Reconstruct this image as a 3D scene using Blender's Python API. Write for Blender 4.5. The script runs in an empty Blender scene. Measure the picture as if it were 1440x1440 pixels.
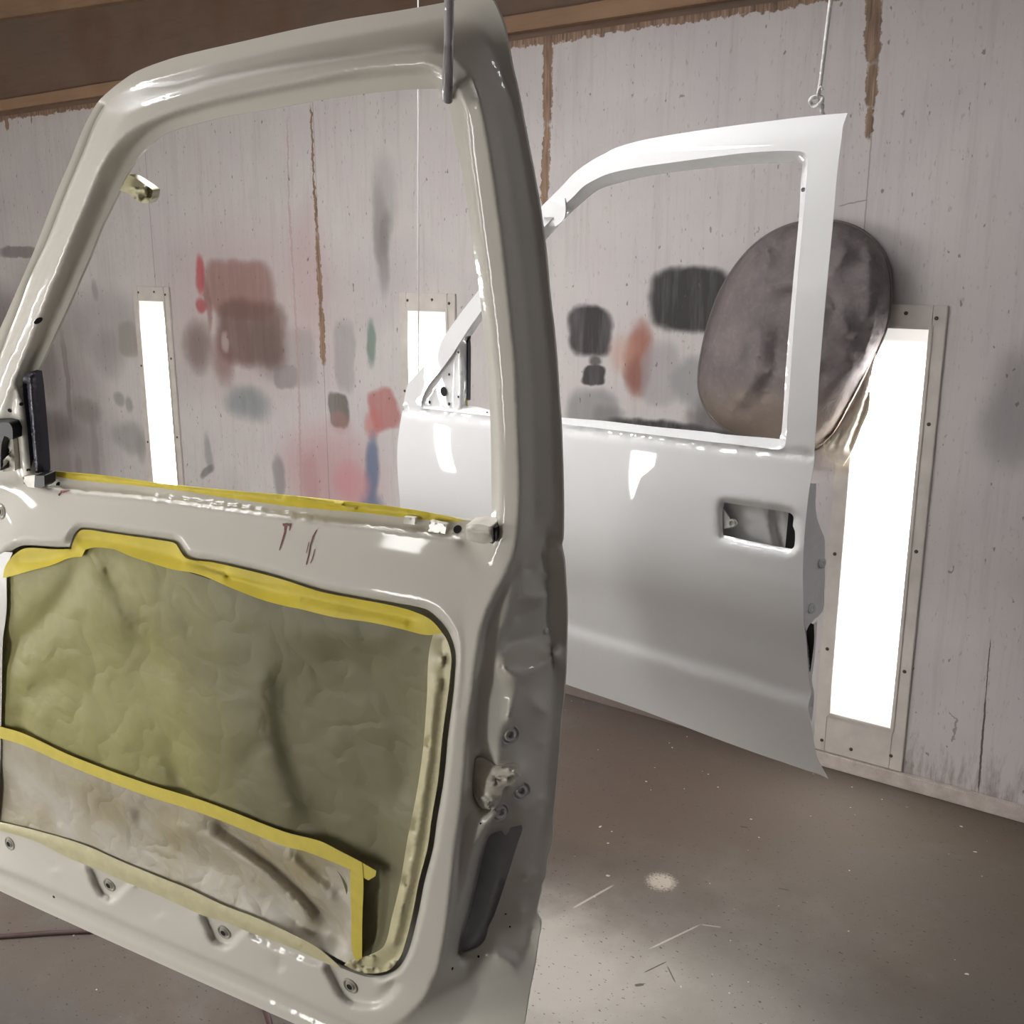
import bpy, bmesh, math, random
import numpy as np
from mathutils import Vector, Matrix
from mathutils.geometry import delaunay_2d_cdt

random.seed(4)
rng = np.random.default_rng(7)
SC = bpy.context.scene
COL = SC.collection

# ------------------------------------------------------------------ camera, world, exposure
CAM_H = 1.675
WALL_Y = 3.242
RW = np.array([[0.81455384, 0.13863266, -0.56327882],      # columns: camera right, down, forward in world axes
               [0.58008651, -0.19249823, 0.7914822],
               [0.00129511, -0.97145531, -0.23721911]])
CAM = np.array([0.0, 0.0, CAM_H])
cd = bpy.data.cameras.new('camera')
cd.sensor_width = 36.0
cd.lens = 36.0
cd.clip_start = 0.02
cam = bpy.data.objects.new('camera', cd)
M = Matrix.Identity(4)
for i in range(3):
    M[i][0] = RW[i, 0]; M[i][1] = -RW[i, 1]; M[i][2] = -RW[i, 2]; M[i][3] = CAM[i]
cam.matrix_world = M
COL.objects.link(cam)
SC.camera = cam

w = bpy.data.worlds.new('world')
SC.world = w
w.use_nodes = True
w.node_tree.nodes['Background'].inputs[0].default_value = (0.9, 0.95, 1.0, 1)
w.node_tree.nodes['Background'].inputs[1].default_value = 0.05
SC.view_settings.view_transform = 'Standard'
SC.view_settings.look = 'None'
SC.view_settings.gamma = 1.0
SC.view_settings.exposure = 1.3
PANEL_EMIT = 7.0         # the wall lights
FRONT_EMIT = 28.0        # the unseen panels of the opposite wall, set stronger than the back ones
FILL_EMIT = 13.0         # the unseen panel added opposite the doors to balance their light
TUBE_EMIT = 9.5          # the ceiling strips


# ------------------------------------------------------------------ helpers
def srgb(r, g, b):
    f = lambda c: c / 12.92 if c <= 0.04045 else ((c + 0.055) / 1.055) ** 2.4
    return (f(r / 255), f(g / 255), f(b / 255), 1.0)


def rays(p):
    p = np.asarray(p, float)
    return np.stack([p[..., 0] - 720, p[..., 1] - 720, np.full(p.shape[:-1], 1440.0)], -1) @ RW.T


def at_wall(x, y, off=0.0):
    r = rays((x, y)); t = (WALL_Y - off) / r[1]
    return Vector(CAM + r * t)


def at_floor(x, y, z=0.0):
    r = rays((x, y)); t = (z - CAM_H) / r[2]
    return Vector(CAM + r * t)


class N:
    """small node-tree writer"""
    def __init__(self, name):
        self.m = bpy.data.materials.new(name); self.m.use_nodes = True
        self.t = self.m.node_tree; self.b = self.t.nodes['Principled BSDF']
        self.out = self.t.nodes['Material Output']
    def new(self, kind, **kw):
        n = self.t.nodes.new(kind)
        for k, v in kw.items(): setattr(n, k, v)
        return n
    def link(self, a, b): self.t.links.new(a, b)
    def val(self, sock, v):
        if hasattr(v, 'links'): self.link(v, sock)
        else: sock.default_value = v
    def coord(self, kind='Object'):
        return self.new('ShaderNodeTexCoord').outputs[kind]
    def noise(self, vec, scale, detail=3, rough=0.5, dist=0.0, stretch=None):
        if stretch:
            mp = self.new('ShaderNodeMapping'); self.link(vec, mp.inputs[0]); mp.inputs['Scale'].default_value = stretch; vec = mp.outputs[0]
        n = self.new('ShaderNodeTexNoise'); self.link(vec, n.inputs['Vector'])
        n.inputs['Scale'].default_value = scale; n.inputs['Detail'].default_value = detail
        n.inputs['Roughness'].default_value = rough; n.inputs['Distortion'].default_value = dist
        return n
    def ramp(self, fac, stops):
        r = self.new('ShaderNodeValToRGB'); self.link(fac, r.inputs[0])
        e = r.color_ramp.elements
        while len(e) < len(stops): e.new(0.5)
        for i, (p, c) in enumerate(stops):
            e[i].position = p; e[i].color = c if len(c) == 4 else (*c, 1)
        return r.outputs[0]
    def mrange(self, v, a, b, c=0.0, d=1.0, smooth=False):
        n = self.new('ShaderNodeMapRange'); n.clamp = True
        if smooth: n.interpolation_type = 'SMOOTHSTEP'
        self.link(v, n.inputs[0])
        for i, x in enumerate((a, b, c, d)): self.val(n.inputs[i + 1], x)
        return n.outputs[0]
    def math(self, op, a, b=0.0, clamp=False):
        n = self.new('ShaderNodeMath', operation=op, use_clamp=clamp)
        self.val(n.inputs[0], a); self.val(n.inputs[1], b)
        return n.outputs[0]
    def vmath(self, op, a, b=(0, 0, 0)):
        n = self.new('ShaderNodeVectorMath', operation=op)
        self.val(n.inputs[0], a); self.val(n.inputs[1], b)
        return n
    def mix(self, fac, a, b, mode='MIX'):
        n = self.new('ShaderNodeMix', data_type='RGBA', blend_type=mode)
        self.val(n.inputs[0], fac); self.val(n.inputs[6], a); self.val(n.inputs[7], b)
        return n.outputs[2]
    def bump(self, h, strength=0.3, dist=0.01):
        n = self.new('ShaderNodeBump'); n.inputs['Strength'].default_value = strength; n.inputs['Distance'].default_value = dist
        self.link(h, n.inputs['Height']); self.link(n.outputs[0], self.b.inputs['Normal'])
    def set(self, **kw):
        for k, v in kw.items():
            self.val(self.b.inputs[k.replace('_', ' ')], v)
        return self.m


def simple(name, c, rough=0.5, metal=0.0, coat=0.0, var=0.06, scale=30.0, bump=0.0):
    n = N(name)
    nz = n.noise(n.coord(), scale, 3)
    lo = tuple(x * (1 - var) for x in c[:3]) + (1,); hi = tuple(min(1, x * (1 + var)) for x in c[:3]) + (1,)
    n.set(Base_Color=n.ramp(nz.outputs[0], [(0.3, lo), (0.7, hi)]), Roughness=rough, Metallic=metal, Coat_Weight=coat, Coat_Roughness=0.06)
    if bump: n.bump(nz.outputs[0], bump, 0.003)
    return n.m


def link_mesh(name, verts, faces, mat=None, parent=None, smooth=True, mats=None, midx=None):
    me = bpy.data.meshes.new(name)
    me.from_pydata([tuple(v) for v in verts], [], [tuple(f) for f in faces])
    me.update()
    if smooth: me.polygons.foreach_set('use_smooth', [True] * len(me.polygons))
    for mm in (mats or [mat]): me.materials.append(mm)
    if midx is not None: me.polygons.foreach_set('material_index', midx)
    o = bpy.data.objects.new(name, me); COL.objects.link(o)
    if parent is not None:
        o.parent = parent
        me.transform(Matrix.Translation(-parent.location))
    return o


def link_bm(name, bm, mat, parent=None, smooth=False):
    me = bpy.data.meshes.new(name); bm.to_mesh(me); bm.free()
    if smooth: me.polygons.foreach_set('use_smooth', [True] * len(me.polygons))
    me.materials.append(mat)
    o = bpy.data.objects.new(name, me); COL.objects.link(o)
    if parent is not None:
        o.parent = parent
        me.transform(Matrix.Translation(-parent.location))
    return o


def tag(o, label, cat, group=None):
    o['label'] = label; o['category'] = cat
    if group: o['group'] = group
    return o


def thing(name, loc, label, cat, group=None):
    o = bpy.data.objects.new(name, None); COL.objects.link(o); o.location = loc; o.empty_display_size = 0.05
    return tag(o, label, cat, group)


def struct(o):
    o['kind'] = 'structure'; return o


def box(bm, x0, x1, y0, y1, z0, z1, bev=0.0):
    r = bmesh.ops.create_cube(bm, size=1.0)
    vs = r['verts']
    for v in vs:
        v.co = Vector((x0 + (v.co.x + .5) * (x1 - x0), y0 + (v.co.y + .5) * (y1 - y0), z0 + (v.co.z + .5) * (z1 - z0)))
    if bev:
        es = list({e for v in vs for e in v.link_edges})
        bmesh.ops.bevel(bm, geom=es, offset=bev, segments=2, affect='EDGES')


def tube_mesh(pts, rad, seg=10, closed=False):
    pts = [Vector(p) for p in pts]; n = len(pts)
    V, F = [], []
    prev = None
    for i, p in enumerate(pts):
        d = (pts[min(i + 1, n - 1)] - pts[max(i - 1, 0)]).normalized()
        if prev is None:
            a = d.orthogonal().normalized()
        else:
            a = (prev - d * prev.dot(d)).normalized()
        prev = a; b = d.cross(a)
        r = rad[i] if isinstance(rad, (list, tuple)) else rad
        for k in range(seg):
            t = 2 * math.pi * k / seg
            V.append(p + a * math.cos(t) * r + b * math.sin(t) * r)
    for i in range(n - 1):
        for k in range(seg):
            F.append((i * seg + k, i * seg + (k + 1) % seg, (i + 1) * seg + (k + 1) % seg, (i + 1) * seg + k))
    F.append(tuple(range(seg))[::-1]); F.append(tuple((n - 1) * seg + k for k in range(seg)))
    return V, F


def spline(pts, n=12):
    """Catmull-Rom through 3-D points"""
    P = [Vector(p) for p in pts]; P = [P[0] * 2 - P[1]] + P + [P[-1] * 2 - P[-2]]
    out = []
    for i in range(1, len(P) - 2):
        for k in range(n):
            t = k / n; a, b, c, d = P[i - 1], P[i], P[i + 1], P[i + 2]
            out.append(0.5 * ((2 * b) + (c - a) * t + (2 * a - 5 * b + 4 * c - d) * t * t + (3 * b - a - 3 * c + d) * t ** 3))
    out.append(P[-2])
    return out


# ---- sheet-metal modelling: contour lines with depths, triangulated and relaxed between them
def densify(pts, ds, closed=False):
    """Catmull-Rom through rows (x, y, ...), keeping corners sharper than 50 degrees"""
    P = np.asarray(pts, float); n = len(P)
    if n < 2: return P
    def tang(i):
        a, b = (i - 1, i + 1)
        if closed: a %= n; b %= n
        elif a < 0 or b >= n: return None
        u = P[i, :2] - P[a, :2]; v = P[b, :2] - P[i, :2]
        lu, lv = np.linalg.norm(u), np.linalg.norm(v)
        if lu < 1e-6 or lv < 1e-6: return None
        if np.dot(u, v) / lu / lv < 0.64: return None
        return (P[b] - P[a]) / (lu + lv)
    T = [tang(i) for i in range(n)]
    out = []
    for i in range(n if closed else n - 1):
        j = (i + 1) % n
        L = np.linalg.norm(P[j, :2] - P[i, :2]); k = max(1, int(round(L / ds)))
        lin = (P[j] - P[i])
        m0 = T[i] * L if T[i] is not None else (lin if T[j] is None else 1.5 * lin - 0.5 * T[j] * L)
        m1 = T[j] * L if T[j] is not None else (lin if T[i] is None else 1.5 * lin - 0.5 * T[i] * L)
        for s in range(k):
            t = s / k
            out.append((2 * t**3 - 3 * t**2 + 1) * P[i] + (t**3 - 2 * t**2 + t) * m0 + (-2 * t**3 + 3 * t**2) * P[j] + (t**3 - t**2) * m1)
    if not closed: out.append(P[-1])
    return np.array(out)


def inside(pts, poly):
    x, y = pts[:, 0], pts[:, 1]; c = np.zeros(len(pts), bool)
    a = poly; b = np.roll(poly, -1, 0)
    for (x0, y0), (x1, y1) in zip(a[:, :2], b[:, :2]):
        if y0 == y1: continue
        k = ((y0 > y) != (y1 > y)) & (x < (x1 - x0) * (y - y0) / (y1 - y0) + x0)
        c ^= k
    return c


def rows(pts, val):
    """attach a (t, d) value to points that do not carry their own"""
    return [tuple(p) + tuple(val) if len(p) == 2 else tuple(p) for p in pts]


def sheet(outline, holes=(), lines=(), s=6.0, smooth=2, crisp=False):
    """returns xy (n,2), val (n,2), tris, loops(list of index lists)"""
    loops_xy = [densify(outline, s * 0.8, True)] + [densify(h, s * 0.8, True) for h in holes]
    segs = []
    pts = []; edges = []; vals = []
    def add(P, closed):
        i0 = len(pts)
        for p in P: pts.append(p[:2]); vals.append(p[2:4])
        n = len(P)
        for i in range(n - 1 + (1 if closed else 0)): edges.append((i0 + i, i0 + (i + 1) % n))
        return list(range(i0, i0 + n))
    lp = [add(P, True) for P in loops_xy]
    for l in lines:
        add(densify(l, s * 0.8, False), False)
    fixed = np.array(pts)
    x0, y0 = fixed.min(0); x1, y1 = fixed.max(0)
    gx = np.arange(x0, x1, s); gy = np.arange(y0, y1, s * 0.866)
    G = np.array([(x + (s / 2 if j % 2 else 0), y) for j, y in enumerate(gy) for x in gx])
    ok = inside(G, loops_xy[0])
    for h in loops_xy[1:]: ok &= ~inside(G, h)
    G = G[ok]
    keep = np.ones(len(G), bool)
    for i in range(0, len(G), 2000):
        d = ((G[i:i + 2000, None, :] - fixed[None]) ** 2).sum(2).min(1); keep[i:i + 2000] = d > (0.55 * s) ** 2
    G = G[keep]
    allp = np.vstack([fixed, G])
    res = delaunay_2d_cdt([Vector(p) for p in allp], edges, [], 0, 1e-4)
    xy = np.array([(v[0], v[1]) for v in res[0]]); tris = np.array(res[2])
    val = np.full((len(xy), 2), np.nan)
    nf = len(fixed); o2n = {}
    for k, orig in enumerate(res[3]):
        for o in orig:
            if o < nf:
                val[k] = vals[o]; o2n[o] = k
    cen = xy[tris].mean(1)
    ok = inside(cen, loops_xy[0])
    for h in loops_xy[1:]: ok &= ~inside(cen, h)
    tris = tris[ok]
    # orient counter-clockwise in the y-up sense (image y runs down)
    a, b, c = xy[tris[:, 0]], xy[tris[:, 1]], xy[tris[:, 2]]
    ar = (b[:, 0] - a[:, 0]) * (c[:, 1] - a[:, 1]) - (b[:, 1] - a[:, 1]) * (c[:, 0] - a[:, 0])
    tris[ar > 0] = tris[ar > 0][:, ::-1]
    E = np.vstack([tris[:, [0, 1]], tris[:, [1, 2]], tris[:, [2, 0]]]); E.sort(1); E = np.unique(E, axis=0)
    n = len(xy); fx = ~np.isnan(val[:, 0]); deg = np.bincount(E.ravel(), minlength=n).astype(float)
    def nb(f): return np.bincount(E[:, 0], f[E[:, 1]], n) + np.bincount(E[:, 1], f[E[:, 0]], n)
    for k in range(2):
        f = np.where(fx, np.nan_to_num(val[:, k]), 0.0)
        free = ~fx & (deg > 0)
        r = np.where(free, nb(f) - deg * f, 0); p = r.copy(); rs = (r * r).sum()     # conjugate gradients
        x = np.zeros(n)
        for _ in range(600):
            if rs < 1e-14: break
            Ap = np.where(free, deg * p - nb(p), 0); al = rs / max((p * Ap).sum(), 1e-30)
            x += al * p; r -= al * Ap; rn = (r * r).sum(); p = r + rn / rs * p; rs = rn
        val[:, k] = f + x
    loops = [[o2n[i] for i in l] for l in lp]
    bd = np.zeros(n, bool)
    for l in loops: bd[l] = True
    for _ in range(smooth):
        for k in range(2):
            f = val[:, k]; g = nb(f) / np.maximum(deg, 1)
            wt = np.where(fx, 0.25, 0.5) if crisp else 0.5; val[:, k] = np.where(bd | (deg == 0), f, (1 - wt) * f + wt * g)
    used = np.unique(tris); mp = -np.ones(n, int); mp[used] = np.arange(len(used))
    loops = [[mp[i] for i in l if mp[i] >= 0] for l in loops]
    return xy[used], val[used], mp[tris], loops


def curve_fn(knots, sm):
    k = np.array(sorted(knots)); g = np.linspace(-1.2, 1.0, 2201); f = np.interp(g, k[:, 0], k[:, 1])
    # linear extension at both ends keeps the smoothing honest
    if sm:
        h = int(sm / 0.001); ker = np.exp(-0.5 * (np.arange(-3 * h, 3 * h + 1) / h) ** 2); ker /= ker.sum()
        f = np.convolve(np.pad(f, 3 * h, mode='edge'), ker, 'valid')
    return lambda v: np.interp(v, g, f)


class Door:
    """pose of a hung door: origin at the rear belt corner of the outer skin, u to its front, v up, w outward"""
    def __init__(self, O, u, v, w, P, Q):
        self.O, self.u, self.v, self.w = map(np.array, (O, u, v, w)); self.P, self.Q = P, Q
    def place(self, xy, val):
        xy = np.asarray(xy, float); val = np.asarray(val, float)
        r = rays(xy); vv = np.zeros(len(xy)); den = r @ self.w; c0 = (self.O - CAM) @ self.w
        for _ in range(40):
            P = self.P(vv); Q = self.Q(vv); ww = Q + val[:, 0] * (P - Q) + val[:, 1]
            t = (c0 + ww) / den
            q = CAM + r * t[:, None] - self.O
            vv = 0.5 * vv + 0.5 * (q @ self.v)
        return q + self.O
    def pt(self, x, y, t, d): return Vector(self.place([(x, y)], [(t, d)])[0])
    def normal(self, x, y, t, d, s=2.0):
        a = self.pt(x, y, t, d); b = self.pt(x + s, y, t, d); c = self.pt(x, y + s, t, d)
        n = (c - a).cross(b - a).normalized()
        return n if n.dot(Vector(CAM) - a) > 0 else -n


def build_sheet(name, door, mat, parent, outline, holes=(), lines=(), s=6.0, smooth=2, thick=0.0, soft_n=0, crisp=False):
    """thick > 0 gives the sheet a rim that runs away from the viewer's side by that much along w"""
    xy, val, tris, loops = sheet(outline, holes, lines, s, smooth, crisp)
    V = door.place(xy, val)
    F = [tuple(t) for t in tris]
    VV = [tuple(p) for p in V]
    if thick:
        away = door.w if (door.w @ (door.O - CAM)) > 0 else -door.w
        for l in loops:
            i0 = len(VV); n = len(l)
            for i in l: VV.append(tuple(V[i]))
            for i in l: VV.append(tuple(V[i] + away * thick))
            for k in range(n): F.append((i0 + k, i0 + (k + 1) % n, i0 + n + (k + 1) % n, i0 + n + k))
    o = link_mesh(name, VV, F, mat, parent)
    bm = bmesh.new(); bm.from_mesh(o.data); bmesh.ops.recalc_face_normals(bm, faces=bm.faces)
    # keep the viewer's side as the front
    bm.faces.ensure_lookup_table()
    f = bm.faces[0]
    wc = f.calc_center_median() + (parent.location if parent else Vector())
    if f.normal.dot(Vector(CAM) - wc) < 0: bmesh.ops.reverse_faces(bm, faces=bm.faces)
    bm.to_mesh(o.data); bm.free()
    if soft_n:
        me = o.data; n = len(me.vertices)
        nv = np.empty(n * 3); me.vertices.foreach_get('normal', nv); nv = nv.reshape(-1, 3)
        ne = np.empty(len(me.edges) * 2, int); me.edges.foreach_get('vertices', ne); ne = ne.reshape(-1, 2)
        if thick: ne = ne[(ne < len(xy)).all(1)]
        for _ in range(soft_n):
            acc = nv * 1.5
            for k in range(3):
                acc[:, k] += np.bincount(ne[:, 0], nv[ne[:, 1], k], n) * .4 + np.bincount(ne[:, 1], nv[ne[:, 0], k], n) * .4
            nv = acc / np.maximum(np.linalg.norm(acc, axis=1, keepdims=True), 1e-9)
        me.normals_split_custom_set_from_vertices([tuple(v) for v in nv])
    return o


def ring_lathe(profile, seg=24):
    """profile of (radius, height) rows -> verts, faces around +z"""
    V, F = [], []
    for r, z in profile:
        for k in range(seg):
            a = 2 * math.pi * k / seg; V.append(Vector((r * math.cos(a), r * math.sin(a), z)))
    for i in range(len(profile) - 1):
        for k in range(seg):
            F.append((i * seg + k, i * seg + (k + 1) % seg, (i + 1) * seg + (k + 1) % seg, (i + 1) * seg + k))
    F.append(tuple((len(profile) - 1) * seg + k for k in range(seg)))
    return V, F


def put_lathe(name, profile, pos, nrm, mat, parent, seg=24, sx=1.0):
    V, F = ring_lathe(profile, seg)
    q = Vector(nrm).to_track_quat('Z', 'Y').to_matrix()
    return link_mesh(name, [pos + q @ v for v in V], F, mat, parent)


# ------------------------------------------------------------------ materials
def paint(name, c, rough=0.25, coat=1.0, orange=0.0, cr=0.03):
    n = N(name)
    nz = n.noise(n.coord(), 9.0, 2)
    a = tuple(x * 0.985 for x in c[:3]) + (1,)
    n.set(Base_Color=n.ramp(nz.outputs[0], [(0.3, a), (0.7, c)]), Roughness=rough, Coat_Weight=coat, Coat_Roughness=cr, Specular_IOR_Level=0.15)
    if orange:
        n2 = n.noise(n.coord(), 260.0, 1); n.bump(n2.outputs[0], orange, 0.001)
    return n.m


M_NEAR = paint('warm_white_paint', (0.67, 0.645, 0.572, 1), 0.42, 0.45, 0.02, 0.05)
M_FAR = paint('gloss_white_paint', (0.74, 0.74, 0.735, 1), 0.5, 1.0, 0.0, 0.02)
M_DARKIN = simple('bare_inner_metal', srgb(96, 96, 100), 0.5, 0.0)
M_BLACK = simple('black_rubber', srgb(22, 23, 27), 0.45)
M_STEEL = simple('dark_channel_metal', srgb(70, 70, 80), 0.32, 0.3)
M_TAPE = simple('yellow_masking_tape', srgb(216, 196, 50), 0.55, var=0.09, scale=22, bump=0.15)
M_TAPE2 = simple('yellow_strip_tape', srgb(214, 197, 85), 0.6, var=0.05, scale=60)
M_CREAM = simple('oversprayed_tape', srgb(206, 199, 160), 0.38, var=0.08, scale=40, bump=0.35)
M_FOIL = simple('oversprayed_crumpled_tape', srgb(214, 209, 196), 0.3, var=0.1, scale=60, bump=0.4)
M_HOLE = simple('dark_hole', srgb(16, 15, 15), 0.8)
M_WIRE = simple('coated_wire', srgb(176, 174, 178), 0.3, 0.2, 0.5)
M_ROPE = simple('white_rope', srgb(206, 203, 200), 0.7, var=0.12, scale=300, bump=0.5)
M_STRING = simple('pale_string', srgb(196, 190, 186), 0.7)
M_RED = simple('dark_red_scrape', srgb(120, 66, 66), 0.6, var=0.3, scale=200)


def paper_mat():
    n = N('masking_paper')
    v = n.coord()
    big = n.noise(v, 5.0, 4, 0.55); fib = n.noise(v, 60.0, 4, 0.6)
    c = n.ramp(big.outputs[0], [(0.32, srgb(138, 133, 86)), (0.5, srgb(158, 154, 100)), (0.68, srgb(165, 161, 112))])
    c = n.mix(n.mrange(fib.outputs[0], 0.45, 0.75, 0, 0.18), c, srgb(176, 172, 140))
    # greyer, darker tone towards the rear end of the sheet
    sep = n.new('ShaderNodeSeparateXYZ'); n.link(v, sep.inputs[0])
    m = n.noise(v, 7.0, 3)
    x = n.math('ADD', sep.outputs[0], n.math('MULTIPLY', m.outputs[0], 0.10))
    c = n.mix(n.mrange(x, 0.0, 0.22, 0.0, 0.75, True), c, srgb(112, 108, 90))
    n.set(Base_Color=c, Roughness=0.5, Specular_IOR_Level=0.3)
    cr = n.math('ABSOLUTE', n.math('SUBTRACT', n.noise(v, 8.0, 2, 0.4).outputs[0], .5)); cr2 = n.math('ABSOLUTE', n.math('SUBTRACT', n.noise(v, 19.0, 2, 0.4).outputs[0], .5))
    n.bump(n.math('ADD', n.mrange(cr, 0, .12), n.math('MULTIPLY', n.mrange(cr2, 0, .12), .4)), 0.28, 0.008)
    return n.m


def film_mat():
    n = N('overcoated_masking_film')
    v = n.coord()
    big = n.noise(v, 6.0, 4, 0.55)
    c = n.ramp(big.outputs[0], [(0.35, srgb(166, 156, 126)), (0.5, srgb(184, 177, 158)), (0.66, srgb(200, 196, 184))])
    n.set(Base_Color=c, Roughness=0.38, Specular_IOR_Level=0.4)
    cr = n.math('ABSOLUTE', n.math('SUBTRACT', n.noise(v, 9.0, 2, 0.4).outputs[0], .5)); cr2 = n.math('ABSOLUTE', n.math('SUBTRACT', n.noise(v, 24.0, 2, 0.4).outputs[0], .5))
    n.bump(n.math('ADD', n.mrange(cr, 0, .12), n.math('MULTIPLY', n.mrange(cr2, 0, .12), .5)), 0.30, 0.008)
    return n.m


M_PAPER = paper_mat(); M_FILM = film_mat()


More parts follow.
